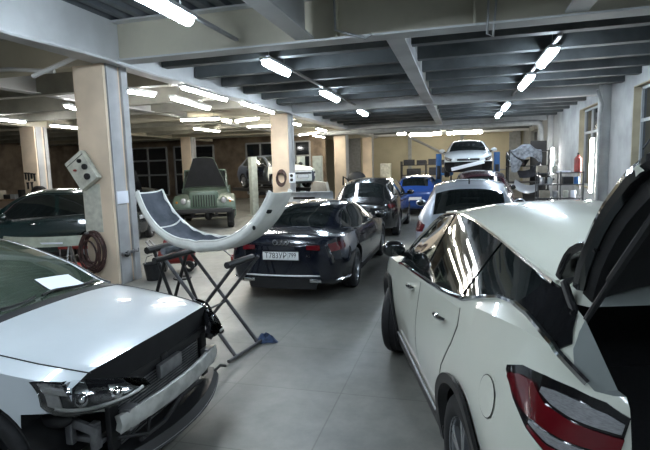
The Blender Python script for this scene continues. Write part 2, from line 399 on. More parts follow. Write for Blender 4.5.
for a, b, lb in (((-3.25, 4.5), (-3.27, 5.75), 'long bright tube light at the top edge, nearest the camera'),
                 ((-3.3, 8.35), (-3.3, 9.5), 'bright tube light just behind the near cross beam, over the dark fastback'),
                 ((-3.35, 12.3), (-3.35, 13.9), 'second tube light behind the near cross beam in the fastback row'),
                 ((-3.35, 17.1), (-3.35, 18.4), 'small far tube light beyond the second cross beam in the fastback row')):
    lamp((*a, z), (*b, z), LT_COOL, lb, NA, .17)
for a, b, lb in (((-3.25, 1.2), (-3.25, 2.6), 'added unseen tube light of the fastback row, above and left of the viewer'),
                 ((-3.25, -2.4), (-3.25, -1.0), 'added unseen rearmost tube light of the fastback row, behind the viewer')):
    lamp((*a, z), (*b, z), LT_COOL, lb, NA, .17)  # out-of-view lamps added to brighten the foreground
for a, b, lb in (((1.95, 1.6), (1.95, 3.0), 'added unseen tube light of the right-hand row, above the tail of the white crossover'),
                 ((1.95, -2.2), (1.95, -.8), 'added unseen rearmost tube light of the right-hand row, behind the viewer')):
    lamp((*a, z), (*b, z), LT_COOL, lb, WR, .17)  # two more unseen lamps, added for foreground brightness
for a, b, lb in (((1.56, 9.4), (1.56, 10.8), 'nearest tube light of the right-hand row between dark joists'),
                 ((1.55, 12.1), (1.55, 13.9), 'second tube light of the right-hand row, below and behind the nearest'),
                 ((1.56, 17.7), (1.56, 19.2), 'third tube light of the right-hand row, beyond the second cross beam'),
                 ((1.55, 20.9), (1.55, 22.3), 'farthest and smallest tube light of the right-hand row')):
    lamp((*a, z), (*b, z), LT_COOL, lb, WR, .17)
for a, b, lb in (((-7.9, 3.4), (-7.9, 4.9), 'added unseen tube light left of the viewer over the left aisle, before the near column'),  # added out of view to light the near column
                 ((-7.12, 9.64), (-6.96, 10.4), 'short tube light showing right beside the near peach column'),
                 ((-5.78, 9.7), (-5.84, 11.9), 'long tube light under the column beam, between first and second columns'),
                 ((-6.85, 11.0), (-7.15, 13.4), 'long tube light in the left aisle just below the beam tube'),
                 ((-9.6, 15.9), (-8.2, 16.1), 'crosswise tube light in the left aisle above the green off-roader'),
                 ((-11.1, 19.4), (-11.05, 21.6), 'small tube light above the raised bonnet of the green off-roader'),
                 ((-14.1, 12.2), (-14.25, 13.7), 'glowing tube light at the far left edge of the photo'),
                 ((-14.62, 15.2), (-14.5, 16.4), 'tube light between the far left column and the near peach column'),
                 ((-10.04, 11.0), (-10.3, 11.7), 'short tube light peeking past the left edge of the near column'),
                 ((-5.75, 12.7), (-5.86, 15.3), 'long tube light under the column beam, ending at the second column'),
                 ((-8.4, 16.75), (-8.4, 17.4), 'short dim tube light left of the slanted small one in the aisle'),
                 ((-8.2, 17.5), (-7.0, 16.75), 'slanted short tube light left of the second peach column'),
                 ((-8.8, 19.9), (-7.75, 19.95), 'crosswise tube light touching the left side of the second column'),
                 ((-6.6, 18.4), (-6.6, 20.4), 'tube light immediately right of the second column top'),
                 ((-6.55, 22.9), (-6.6, 24.6), 'small tube light left of the third column top'),
                 ((-8.7, 26.7), (-7.3, 25.6), 'slanted tube light far back between second and third columns'),
                 ((-8.2, 27.9), (-8.1, 29.8), 'farthest tube light between second and third columns')):
    lamp((*a, 3.78), (*b, 3.78), LT_WARM if a[1] > 15.5 else LT_NEUT, lb, LA, .11)
for a, b, lb in (((-3.4, 28.5), (-2.95, 28.6), 'tiny bright lamp left of the back gate tubes'),
                 ((-2.9, 30.6), (-1.05, 30.5), 'wide tube light before the back gate, left one of the pair'),
                 ((-.7, 30.5), (1.3, 30.4), 'wide tube light before the back gate, above the lifted white car')):
    lamp((*a, 3.72), (*b, 3.72), LT_WARM, lb, BK, .2)
lamp((3.92, 16.75, 2.6), (3.92, 16.75, .95), LT_NEUT, 'tall upright tube light on the right wall by the red canister', 'upright wall lights', .12, True)
lamp((4.0, 23.8, 2.5), (4.0, 23.8, 1.35), LT_NEUT, 'shorter upright tube light on the wall above the metal shelf', 'upright wall lights', .12, True)

# ------------------------------------------------------------------ car surface
def pchip(xs, ys, x):
    xs = np.asarray(xs, float); ys = np.asarray(ys, float); x = np.clip(x, xs[0], xs[-1])
    h = np.diff(xs); dl = np.diff(ys)/h; d = np.zeros_like(ys)
    for k in range(1, len(xs)-1):
        if dl[k-1]*dl[k] > 0:
            w1, w2 = 2*h[k]+h[k-1], h[k]+2*h[k-1]; d[k] = (w1+w2)/(w1/dl[k-1]+w2/dl[k])
    d[0], d[-1] = dl[0], dl[-1]
    i = np.clip(np.searchsorted(xs, x, side='right')-1, 0, len(xs)-2); t = (x-xs[i])/h[i]
    return ys[i]*(1+2*t)*(1-t)**2 + h[i]*d[i]*t*(1-t)**2 + ys[i+1]*t*t*(3-2*t) + h[i]*d[i+1]*t*t*(t-1)
def q3(z0, z1, z2, y0, y1, y2, z):
    h0, h1 = z1-z0, z2-z1; d0, d1 = (y1-y0)/h0, (y2-y1)/h1
    dm = 0.0
    if d0*d1 > 0: w1, w2 = 2*h1+h0, h1+2*h0; dm = (w1+w2)/(w1/d0+w2/d1)
    if z < z1: a, b, h, da, db, t = y0, y1, h0, d0, dm, (z-z0)/h0
    else: a, b, h, da, db, t = y1, y2, h1, dm, d1, (z-z1)/h1
    return a*(1+2*t)*(1-t)**2 + h*da*t*(1-t)**2 + b*t*t*(3-2*t) + h*db*t*t*(t-1)
class Surf:
    """lofted car skin. x runs from the nose backwards; columns: x zb ws wm zm wb zbelt wr zr zt"""
    def __init__(s, rows, sx=1, sw=1, sz=1, crown=2.6):
        R = np.array(rows, float); R[:, 0] *= sx
        for c in (2, 3, 5, 7): R[:, c] *= sw
        for c in (1, 4, 6, 8, 9): R[:, c] *= sz
        s.C = {}; s.R = R; s.L = R[-1, 0]; s.x0 = R[0, 0]; s.crown = crown
    def sec(s, x):
        k = round(float(x), 5)
        if k not in s.C: s.C[k] = [float(pchip(s.R[:, 0], s.R[:, c], x)) for c in range(1, 10)]
        return s.C[k]
    def pt(s, x, v, side=1, off=0.0):
        if off:
            e = .012; p = np.array(s.pt(x, v, side)); a = np.array(s.pt(x+e, v, side))-np.array(s.pt(x-e, v, side))
            v1, v0 = min(v+.03, 4.999), max(v-.03, 0.0)
            b = np.array(s.pt(x, v1, side))-np.array(s.pt(x, v0, side))
            n = np.cross(a, b)*side; n /= np.linalg.norm(n)+1e-12
            return tuple(p+n*off)
        zb, ws, wm, zm, wb, zl, wr, zr, zt = s.sec(x)
        k = int(min(v, 4.9999)); t = v-k
        if k == 0: y, z = ws*.86*t, zb
        elif k == 1: y, z = ws*(.86+.14*t), zb+.06*t*t
        elif k == 2:
            z = zb+.06+(zl-zb-.06)*t; y = q3(zb+.06, zm, zl, ws, wm, wb, z)
        elif k == 3: y, z = wb+(wr-wb)*t+.07*t*(1-t)*(zr-zl), zl+(zr-zl)*t
        else:
            y = wr*(1-t); z = zr+(zt-zr)*(1-(1-t)**s.crown)
        return (s.L/2+s.x0/2-x, y*side, z)
    def vz(s, x, z):
        k = ('z', round(float(x), 4))
        if k not in s.C: vs = np.linspace(1.0, 4.9, 118); s.C[k] = (vs, [s.pt(x, v)[2] for v in vs])
        vs, zs = s.C[k]
        return float(np.interp(z, zs, vs))
    def sidey(s, x, z): return s.pt(x, s.vz(x, z))[1]
    def X(s, x): return s.L/2+s.x0/2-x
    def body(s, name, mats, parent, arches=(), cutters=()):
        n0 = [x for x in np.arange(s.x0, s.L, .055)]
        xs = sorted(set([round(float(x), 3) for x in list(n0)+[s.L]+list(s.R[:, 0])]))
        xs = [xs[0]]+[b for a, b in zip(xs, xs[1:]) if b-a > .012]
        vs = [0, .5, 1, 1.5] + [2+i/9 for i in range(9)] + [3+i/7 for i in range(7)] + [4+i/9 for i in range(10)]
        vs[-1] = 4.9999
        G = []
        for x in xs:
            h = [s.pt(x, v, 1) for v in vs]; G.append(h[:-1]+[(h[-1][0], 0, h[-1][2])]+[(p[0], -p[1], p[2]) for p in h[-2:0:-1]])
        n, m = len(G), len(G[0]); mb = MB()
        mb.v = [tuple(p) for r in G for p in r]
        mb.f = [(i*m+j, (i+1)*m+j, (i+1)*m+(j+1) % m, i*m+(j+1) % m) for i in range(n-1) for j in range(m)]
        for i, fl in ((0, 1), (n-1, -1)):
            h = m//2
            for j in range(h):  # flat end cap as a strip between the mirrored halves
                a, b, c, d = i*m+j, i*m+j+1, i*m+(m-j-1) % m, i*m+(m-j) % m
                q = [a, b, c, d]; q2 = []
                for t in q:
                    if t not in q2: q2.append(t)
                if len(q2) > 2: mb.f.append(tuple(q2[::fl]))
        o = mb.build(name, mats, parent, smooth=32)
        if arches or cutters:
            c = MB()
            for (ax, R, wd) in arches:
                for sd in (1, -1): c.cyl((s.X(ax), sd*(wd-.32), R[1]), (s.X(ax), sd*1.3, R[1]), R[0], 40)
            co = c.build('cutter', [mats[0], DARK], parent) if c.v else None
            if co:
                for p in co.data.polygons: p.material_index = 1
                carve(o, co)
            for cb in cutters:
                cb, cm = cb if isinstance(cb, tuple) else (cb, DARK)
                co = cb.build('cutter', [mats[0], cm], parent)
                for p in co.data.polygons: p.material_index = 1
                carve(o, co)
        return o
    # patches: rows of (x, lo, hi)
    def patch(s, rows, side=1, off=.004, thick=0.006, nx=None, nv=10, byz=True, h=False):
        rows = np.array(rows, float); n = nx or max(4, int((rows[-1, 0]-rows[0, 0])/.05)+2)
        xs = sorted(set(list(np.linspace(rows[0, 0], rows[-1, 0], n))+list(rows[:, 0])))
        G = []
        for x in xs:
            lo, hi = np.interp(x, rows[:, 0], rows[:, 1]), np.interp(x, rows[:, 0], rows[:, 2])
            if h: lo, hi = 3+lo, 3+hi
            elif byz: lo, hi = s.vz(x, lo), s.vz(x, hi)
            G.append([s.pt(x, v, side, off) for v in np.linspace(lo, hi, nv)])
        return MB().grid(G, thick, flip=side < 0)
    def top(s, rows, off=.004, thick=.006, nx=None, nv=17):
        rows = np.array(rows, float); n = nx or max(4, int((rows[-1, 0]-rows[0, 0])/.05)+2)
        xs = sorted(set(list(np.linspace(rows[0, 0], rows[-1, 0], n))+list(rows[:, 0])))
        G = []
        for x in xs:
            a = np.interp(x, rows[:, 0], rows[:, 1]); r = []
            for u in np.linspace(-a, a, nv):
                r.append(s.pt(x, min(5-abs(u), 4.998), 1 if u >= 0 else -1, off))
            G.append(r)
        return MB().grid(G, thick, flip=True)
    def line(s, pts, side=1, off=.006, r=.006, h=True, n=6):
        """tube along (x, h-or-z) points on the skin"""
        P = []
        for (a, b) in zip(pts, pts[1:]):
            k = max(2, int(abs(b[0]-a[0])/.08)+2)
            for i in range(k): t = i/k; P.append((a[0]+(b[0]-a[0])*t, a[1]+(b[1]-a[1])*t))
        P.append(pts[-1])
        Q = [s.pt(x, 3+q if h else s.vz(x, q), side, off) for x, q in P]
        return MB().tube(Q, r, n)

def wheel(parent, c, R, wd, side, rimm=RIM, steer=0.0, spokes=5, hub=.62, twin=True):
    prof = [(-wd/2+.02, R*hub), (-wd/2, R*.72), (-wd/2, R*.86), (-wd/2+.012, R*.94), (-wd/2+.035, R*.985), (-wd/4, R), (-.03, R), (-.02, R-.008), (.02, R-.008), (.03, R), (wd/4, R), (wd/2-.035, R*.985), (wd/2-.012, R*.94), (wd/2, R*.86), (wd/2, R*.72), (wd/2-.02, R*hub)]
    t = MB().lathe(prof, 36, closed=True).build('wheel', RUBBER, parent, loc=c, rot=(0, 0, steer))
    r = MB(); y = wd/2*side
    r.lathe([(y-.012*side, R*hub*1.04), (y-.03*side, R*hub*.97), (y-.10*side, R*hub*.94), (y-.10*side, R*hub*.2), (y-.11*side, R*hub*1.0), (y-.05*side, R*hub*1.04)], 32, closed=True)
    for k in range(spokes):
        for dd in ((-.13, .13) if twin else (0,)):
            a = 2*PI*k/spokes+PI/2; ca, sa = math.cos(a), math.sin(a)
            p0 = Vector((ca*R*.10, 0, sa*R*.10)); p1 = Vector((math.cos(a+dd)*R*hub*.97, 0, math.sin(a+dd)*R*hub*.97))
            mid = (p0+p1)/2; mid.y = y-.035*side
            r.box(mid, ((p1-p0).length, .03, R*.075 if twin else R*.13), ry=-math.atan2(p1.z-p0.z, p1.x-p0.x))
    r.lathe([(y-.06*side, R*.17), (y-.018*side, R*.15), (y-.012*side, R*.06)], 16)
    r.build('rim', rimm, t)
    return t
def plate(parent, loc, rot, text, w=.52, h=.112):
    p = MB().box((0, 0, 0), (w, h, .012)).build('license_plate', PLATE, parent, .003, loc=loc, rot=rot)
    if text:
        a_, b_ = text.rsplit(' ', 1); text_mesh('plate_lettering', a_, h*.98, INK, p, (-.075, 0, .0065), (0, 0, 0), .0008, sx=.86)
        text_mesh('region_code', b_, h*.78, INK, p, (.185, .008, .0065), (0, 0, 0), .0008, sx=.84); MB().bb(.115, .118, -h*.46, h*.46, .006, .0068).build('plate_divider', INK, p)
    fr = MB().box((0, h/2+.004, .001), (w+.02, .008, .014)).box((0, -h/2-.004, .001), (w+.02, .008, .014)).box((w/2+.004, 0, .001), (.008, h, .014)).box((-w/2-.004, 0, .001), (.008, h, .014))
    fr.build('plate_frame', PLASTIC, p)
    return p
RB = (PI/2, 0, -PI/2)          # orientation of a plate on a tail (faces -X local)
RF = (PI/2, 0, PI/2)           # on a nose (faces +X local)
def mirror(parent, S, x, z, side, m, sc=1.0):
    y = S.sidey(x, z)*side; X = S.X(x)
    o = MB().sphere((X-.02, y+side*.15*sc, z+.06), .1*sc, 14, 9, (.75, 1.15, .78)).build('door_mirror', m, parent)
    MB().tube([(X+.02, y-side*.01, z-.01), (X, y+side*.10, z+.02)], .025, 8).build('mirror_arm', PLASTIC, o)
    MB().sphere((X-.085*sc, y+side*.15*sc, z+.06), .078*sc, 12, 8, (.12, 1.1, .75)).build('mirror_glass', GLASS, o)
    return o
def handle(parent, S, x, z, side, m):
    p = S.pt(x, S.vz(x, z), side, .012); q = S.pt(x+.2, S.vz(x+.2, z+.012), side, .012)
    mid = tuple((a+b)/2+(0, side*.025, 0)[i] for i, (a, b) in enumerate(zip(p, q)))
    a = MB().tube([p, (p[0]-.03, p[1]+side*.022, p[2]), mid, (q[0]+.03, q[1]+side*.022, q[2]), q], [.010, .016, .018, .016, .010], 8)
    return a.build('door_handle', m, parent)

SUV = [(0.0, .38, .50, .56, .60, .52, .76, .44, .82, .84), (.06, .33, .62, .68, .60, .63, .80, .54, .87, .89), (.18, .27, .76, .81, .62, .76, .86, .64, .92, .95),
       (.40, .22, .86, .90, .64, .86, .93, .72, .99, 1.02), (.9, .20, .90, .95, .66, .90, 1.0, .78, 1.06, 1.10), (1.25, .20, .90, .955, .68, .905, 1.03, .79, 1.10, 1.14),
       (1.6, .20, .90, .955, .68, .905, 1.05, .75, 1.31, 1.35), (1.95, .20, .90, .955, .69, .905, 1.06, .67, 1.50, 1.55), (2.2, .20, .90, .955, .70, .905, 1.07, .64, 1.575, 1.635),
       (2.7, .20, .90, .955, .70, .905, 1.08, .63, 1.61, 1.69), (3.4, .20, .90, .955, .70, .90, 1.09, .62, 1.595, 1.68), (4.0, .21, .90, .95, .72, .88, 1.10, .60, 1.53, 1.62),
       (4.3, .24, .87, .93, .74, .85, 1.11, .59, 1.48, 1.57), (4.52, .27, .83, .89, .75, .80, 1.10, .59, 1.30, 1.36), (4.70, .30, .78, .84, .74, .75, 1.06, .60, 1.12, 1.16), (4.82, .34, .70, .76, .72, .67, 1.0, .57, 1.04, 1.06), (4.88, .40, .60, .66, .70, .58, .94, .50, .97, .98), (4.90, .44, .54, .58, .70, .52, .90, .46, .92, .93)]
FAST = [(0, .30, .5, .56, .50, .5, .60, .42, .65, .67), (.07, .26, .62, .68, .5, .62, .64, .52, .70, .73), (.2, .21, .76, .81, .52, .75, .70, .64, .76, .79), (.45, .17, .85, .89, .54, .84, .78, .71, .83, .86),
        (.9, .16, .87, .92, .56, .87, .86, .74, .90, .93), (1.4, .16, .87, .922, .58, .87, .90, .75, .95, .98), (1.85, .16, .87, .922, .58, .87, .92, .66, 1.15, 1.19), (2.25, .16, .87, .922, .58, .87, .925, .575, 1.29, 1.345),
        (2.7, .16, .87, .922, .58, .87, .93, .56, 1.325, 1.39), (3.2, .16, .87, .922, .59, .87, .94, .55, 1.295, 1.365), (3.7, .17, .875, .925, .60, .87, .95, .535, 1.185, 1.25), (4.15, .20, .865, .915, .62, .845, .955, .56, 1.035, 1.09),
        (4.40, .22, .84, .89, .62, .815, .955, .62, .985, 1.02), (4.55, .24, .80, .85, .62, .77, .95, .64, .975, 1.0), (4.62, .26, .76, .815, .62, .73, .935, .63, .962, .985), (4.69, .29, .70, .76, .60, .67, .90, .58, .925, .94), (4.73, .34, .60, .66, .58, .58, .86, .50, .88, .89)]
HATCH = [(.06, .30, .46, .52, .50, .50, .66, .42, .735, .75), (.12, .27, .60, .655, .50, .64, .70, .55, .775, .795), (.24, .24, .72, .775, .52, .755, .765, .65, .825, .855), (.45, .21, .81, .86, .54, .825, .83, .71, .88, .915),
         (.75, .19, .84, .895, .56, .86, .88, .74, .93, .97), (1.05, .18, .85, .905, .58, .865, .92, .755, .97, 1.01), (1.30, .18, .85, .905, .60, .865, .95, .755, 1.0, 1.045), (1.65, .18, .85, .905, .60, .865, .965, .70, 1.19, 1.23),
         (2.05, .18, .85, .905, .60, .865, .975, .62, 1.355, 1.405), (2.3, .18, .85, .905, .61, .865, .98, .59, 1.42, 1.475), (2.8, .18, .85, .905, .61, .86, .985, .58, 1.445, 1.51), (3.4, .18, .85, .905, .62, .855, .99, .565, 1.41, 1.48),
         (3.9, .20, .84, .895, .62, .83, 1.0, .55, 1.32, 1.395), (4.15, .24, .79, .85, .63, .77, .99, .54, 1.14, 1.18), (4.32, .30, .70, .76, .63, .68, .95, .53, 1.0, 1.02), (4.42, .38, .56, .62, .62, .55, .88, .46, .91, .92)]

def basic_car(name, label, cat, S, m, loc, rz, axles, R, wd=.22, windows=None, ws=None, rw=None, tails=None, heads=None, group=None, rimm=RIM, belt=CHROME, mirror_x=1.55, roofrail=False, handles=(1.9, 2.85), sill=True, steer=0, cutters=(), arch=.055, mir=None):
    t = thing(name, label, cat, loc, rz, group)
    hw = max(S.R[:, 3])
    S.body('body', [m, DARK], t, [(a, (R+arch, R), hw) for a in axles], cutters)
    for k, a in enumerate(axles):
        for sd in (1, -1): wheel(t, (S.X(a), sd*(hw-wd/2-.02), R), R, wd, sd, rimm, steer if k == 0 else 0)
    if ws: S.top(ws).build('windscreen', GLASS, t)
    if rw: S.top(rw).build('rear_window', GLASS, t)
    for sd in (1, -1):
        for wv in windows or []:
            g_ = S.patch(wv, sd, .004, h=True).build('side_window', GLASS, t)
        if windows and belt:
            lo = [(p[0], p[1]) for wv in windows for p in wv]; hi = [(p[0], p[2]) for wv in windows for p in wv]
            S.line(lo, sd, .006, .008).build('belt_trim', belt, t)
            S.line(hi, sd, .006, .008).build('roof_trim', belt, t)
        mirror(t, S, mirror_x, S.sec(mirror_x)[5]+.03, sd, mir or m)
        for hx in handles: handle(t, S, hx, S.sec(hx)[5]-.12, sd, m)
        for dx in (axles[0]+.42, handles[0]+.32 if handles else 2.2):
            S.line([(dx, .30), (dx+.02, S.sec(dx)[5]-.02)], sd, .0015, .004, h=False).build('door_gap', SEAM, t)
        if sill: S.patch([(axles[0]+R+.1, .2, .33), (axles[1]-R-.1, .2, .33)], sd, .012, .02, byz=True).build('sill_moulding', PLASTIC, t)
        for rows, mm in tails or []: S.patch(rows, sd, .008, .012).build('tail_lamp', mm, t)
        for rows, mm in heads or []: S.patch(rows, sd, .008, .012).build('headlamp', mm, t)
        if roofrail: S.line([(2.3, .97), (4.1, .97)], sd, .03, .018).build('roof_rail', PLASTIC, t)
    return t

# ------------------------------------------------------------------ white crossover with its tailgate up (right foreground)
MUR = SUV[:6] + [(1.6, .20, .90, .955, .69, .905, 1.085, .75, 1.33, 1.37), (1.95, .20, .90, .955, .70, .905, 1.11, .675, 1.52, 1.57), (2.2, .20, .90, .955, .71, .905, 1.13, .65, 1.60, 1.66),
    (2.7, .20, .90, .955, .72, .905, 1.17, .65, 1.64, 1.715), (3.3, .20, .90, .955, .74, .90, 1.225, .655, 1.585, 1.69), (3.7, .20, .90, .955, .76, .89, 1.275, .65, 1.515, 1.645), (4.0, .21, .90, .955, .78, .875, 1.31, .64, 1.465, 1.605),
    (4.15, .22, .89, .955, .79, .855, 1.32, .635, 1.44, 1.57), (4.30, .24, .88, .945, .80, .82, 1.31, .63, 1.385, 1.46), (4.40, .27, .86, .925, .80, .775, 1.27, .62, 1.33, 1.37), (4.47, .30, .82, .885, .79, .735, 1.235, .60, 1.29, 1.31), (4.52, .33, .75, .81, .78, .69, 1.20, .57, 1.245, 1.26), (4.555, .36, .66, .72, .77, .64, 1.16, .52, 1.18, 1.19), (4.57, .40, .58, .64, .75, .56, 1.10, .48, 1.12, 1.13)]
S = Surf(MUR); L = S.L
rax = Vector((.97, 2.66)); th = math.radians(16.0); f2 = Vector((-math.sin(th), math.cos(th)))
AX = (.95, 3.56)
c2 = rax + f2*(3.76-L/2)
slant = MB().prism([(S.X(4.10), 1.90), (S.X(4.12), 1.50), (S.X(4.47), 1.21), (S.X(5.3), 1.205), (S.X(5.3), 1.90)], -1.3, 1.3)
boot = MB().prism([(S.X(5.2), .80), (S.X(3.3), .80), (S.X(3.3), 1.38), (S.X(3.8), 1.425), (S.X(5.2), 1.425)], -.665, .665)
car = thing('crossover', 'pearl white crossover in the right foreground with its tailgate raised', 'car', (c2.x, c2.y, 0), th+PI/2)
hw = .955; R = .37
S.body('body', [PEARL, CARPET], car, [(AX[0], (R+.05, R), hw), (AX[1], (R+.05, R), hw)], [(slant, JAMB), (boot, CARPET)])
for k, a in enumerate(AX):
    for sd in (1, -1): wheel(car, (S.X(a), sd*(hw-.125), R), R, .235, sd, RIM, math.radians(-24) if k == 0 else 0)
S.top([(1.27, .93), (1.7, .93), (2.14, .90)]).build('windscreen', GLASS, car)
for sd in (1, -1):
    win = [(1.48, .02, .34), (1.75, .02, .74), (2.0, .02, .92), (2.3, .02, .955), (3.0, .02, .955), (3.45, .05, .955), (3.62, .16, .95), (3.80, .33, .95), (3.98, .38, .93)]
    S.patch(win, sd, .004, h=True, nv=12).build('side_window', GLASS, car)
    S.patch([(3.94, .35, .97), (4.1, .28, .97), (4.22, .16, .78), (4.33, .05, .32)], sd, .007, h=True).build('pillar_panel', GLOSSP, car)
    S.line([(1.46, -.01)]+[(p[0], p[1]-.02) for p in win[1:8]]+[(3.92, .34), (4.08, .27), (4.22, .14), (4.34, .0), (4.45, -.02)], sd, .010, .014).build('belt_trim', CHROME, car)
    S.line([(p[0], p[2]+.02) for p in win], sd, .010, .013).build('roof_trim', CHROME, car)
    for px_ in (2.42, 3.36):
        S.patch([(px_-.05, .04, .95), (px_+.05, .04 if px_ < 3 else .1, .95)], sd, .010, h=True).build('door_pillar', GLOSSP, car)
    mirror(car, S, 1.62, 1.17, sd, GLOSSP, .95)
    for nm, rows in (('front_door', [(1.36, .36, 1.06), (1.6, .36, 1.08), (2.41, .36, 1.14)]), ('rear_door', [(2.43, .36, 1.14), (2.9, .36, 1.18), (3.06, .50, 1.2), (3.2, .78, 1.21), (3.36, .98, 1.22), (3.42, 1.1, 1.23)])):
        gp_ = [(r[0]-(.008 if i == 0 else -.008 if i == len(rows)-1 else 0), r[1]-.008, r[2]-.03) for i, r in enumerate(rows)]
        S.patch(gp_, sd, .0012, .004, nv=14).build('door_gap', SEAM, car)
        d = S.patch([(r[0], r[1], r[2]-.03) for r in rows], sd, .0035, .005, nv=14).build(nm, PEARL, car)
        handle(d, S, 2.06 if nm == 'front_door' else 3.02, 1.0 if nm == 'front_door' else 1.05, sd, CHROME)
    S.patch([(AX[0]+.40, .21, .38), (AX[1]-.40, .21, .36)], sd, .020, .04).build('sill_moulding', PLASTIC, car)
    S.line([(AX[0]+.55, .40), (AX[1]-.55, .39)], sd, .022, .009, h=False).build('sill_trim', STEEL, car)
    for ax in AX:
        G = []
        for a in np.linspace(math.radians(-18), math.radians(198), 40):
            r_ = []
            for rr in (R+.042, R+.06, R+.105):
                x = ax-math.cos(a)*rr; zz = max(.22, R+math.sin(a)*rr)
                r_.append((S.X(x), sd*(S.sidey(min(max(x, .05), 4.7), zz)+(.012 if rr > R+.05 else -.03)), zz))
            G.append(r_)
        MB().grid(G, .02, flip=sd > 0).build('wheel_arch_trim', PLASTIC, car)
    fr = S.patch([(4.10, 1.135, 1.155), (4.20, 1.06, 1.195), (4.32, 1.0, 1.205), (4.42, .965, 1.20), (4.50, .95, 1.185), (4.545, .94, 1.15)], sd, .006, .02, nv=12, nx=30).build('tail_lamp', GLOSSP, car)
    S.patch([(4.135, 1.12, 1.135), (4.21, 1.08, 1.16), (4.29, 1.05, 1.165), (4.36, 1.04, 1.115), (4.45, 1.03, 1.095), (4.545, 1.025, 1.08)], sd, .016, .016, nx=26).build('red_lens', RLENS, fr)
    S.patch([(4.33, 1.145, 1.165), (4.38, 1.122, 1.17), (4.45, 1.105, 1.165), (4.51, 1.098, 1.15), (4.54, 1.095, 1.13)], sd, .016, .016, nx=22).build('clear_lens', CLENS, fr)
    S.patch([(4.33, 1.025, 1.035), (4.42, .997, 1.025), (4.5, .99, 1.02), (4.545, .99, 1.015)], sd, .015, .016, nx=18).build('reverse_lens', CLENS, fr)
    S.patch([(4.33, 1.008, 1.018), (4.42, .972, .99), (4.5, .965, .984), (4.545, .96, .98)], sd, .015, .016, nx=18).build('red_foot_lens', RLENS, fr)
    MB().tube([(S.X(4.05), sd*.56, 1.56), (S.X(4.09), sd*.665, 1.49), (S.X(4.22), sd*.675, 1.37), (S.X(4.36), sd*.675, 1.26), (S.X(4.50), sd*.67, 1.12), (S.X(4.55), sd*.66, .95), (S.X(4.57), sd*.60, .82)], .018, 8).build('rubber_seal', PLASTIC, car)
    S.line([(2.25, .985), (3.2, .99), (4.0, .985)], sd, .016, .011).build('roof_strip', PEARL, car)
    MB().cyl((S.X(4.22), sd*.655, 1.36), (S.X(4.44), sd*.675, 1.60), .012, 8).cyl((S.X(4.42), sd*.674, 1.58), (S.X(4.66), sd*.69, 1.84), .018, 8).build('gas_strut', PLASTIC, car)
    S.patch([(.10, .62, .76), (.3, .68, .84), (.55, .80, .90)], sd, .008, .012).build('headlamp', CLENS, car)
# fuel lid on the left flank
cx_, cz_ = 3.97, .955
G = [[S.pt(cx_+r_*math.cos(a), S.vz(cx_+r_*math.cos(a), cz_+r_*math.sin(a)), 1, .004) for a in np.linspace(0, 2*PI, 33)] for r_ in (.001, .05, .09)]
G2 = [[S.pt(cx_+r_*math.cos(a), S.vz(cx_+r_*math.cos(a), cz_+r_*math.sin(a)), 1, .0025) for a in np.linspace(0, 2*PI, 33)] for r_ in (.087, .0945)]
MB().grid(G2).build('lid_gap', SEAM, car); MB().grid(G).build('fuel_lid', PEARL, car)
MB().bb(S.X(4.54), S.X(3.40), -.63, .63, .805, .825).build('boot_floor', CARPET, car)
MB().bb(S.X(4.58), S.X(4.50), -.58, .60, .795, .835).build('loading_sill', PLASTIC, car, .008)
MB().bb(S.X(3.42), S.X(3.34), -.63, .63, .82, 1.32).build('seat_back', CARPET, car, .03)
MB().bb(S.X(.02), S.X(-.02), -.42, .42, .45, .74).build('grille', PLASTIC, car, .01)
# raised tailgate: hinged at the roof edge
tg = bpy.data.objects.new('tailgate', None); COL.objects.link(tg); tg.parent = car
tg.location = (S.X(4.14), 0, 1.58); tg.rotation_euler = (0, math.radians(33.0), 0)
def gate_pt(s_, u, off=0):  # s_: 0 at the hinge, 1 at the bumper edge; local frame: -x backwards, z up
    wv = np.interp(s_, [0, .12, .5, .62, 1], [.68, .71, .77, .81, .68]); x = -1.16*s_; zc = .13*math.sin(PI*min(1, s_*1.1))
    return (x, u*wv, zc-.10*abs(u)**2.6+off)
us = np.linspace(-1, 1, 15)
def gate_panel(s0, s1, off, thick, n=10, w0=1.0): return MB().grid([[gate_pt(s_, u*w0, off) for u in us] for s_ in np.linspace(s0, s1, n)], thick, flip=True)
gl = gate_panel(.05, .56, .0, .02).build('rear_window', GLASS, tg)
gate_panel(.56, 1.0, .0, .02).build('tailgate_skin', PEARL, tg)
gate_panel(.0, 1.0, -.03, .05, 14, .96).build('inner_trim', PLASTIC, tg)
MB().grid([[(.05-.32*t, u*.72, .045+.055*math.sin(PI*t)-.07*abs(u)**3) for u in us] for t in np.linspace(0, 1, 7)], .035, flip=True).build('spoiler', GLOSSP, tg, .008)
MB().bb(-.30, -.27, -.2, .2, .045, .07).build('brake_lamp', RLENS, tg)
for sd in (1, -1):
    MB().tube([gate_pt(s_, sd*.97, -.01) for s_ in np.linspace(0.02, 1, 12)], .03, 8).build('tailgate_edge', GLOSSP, tg)

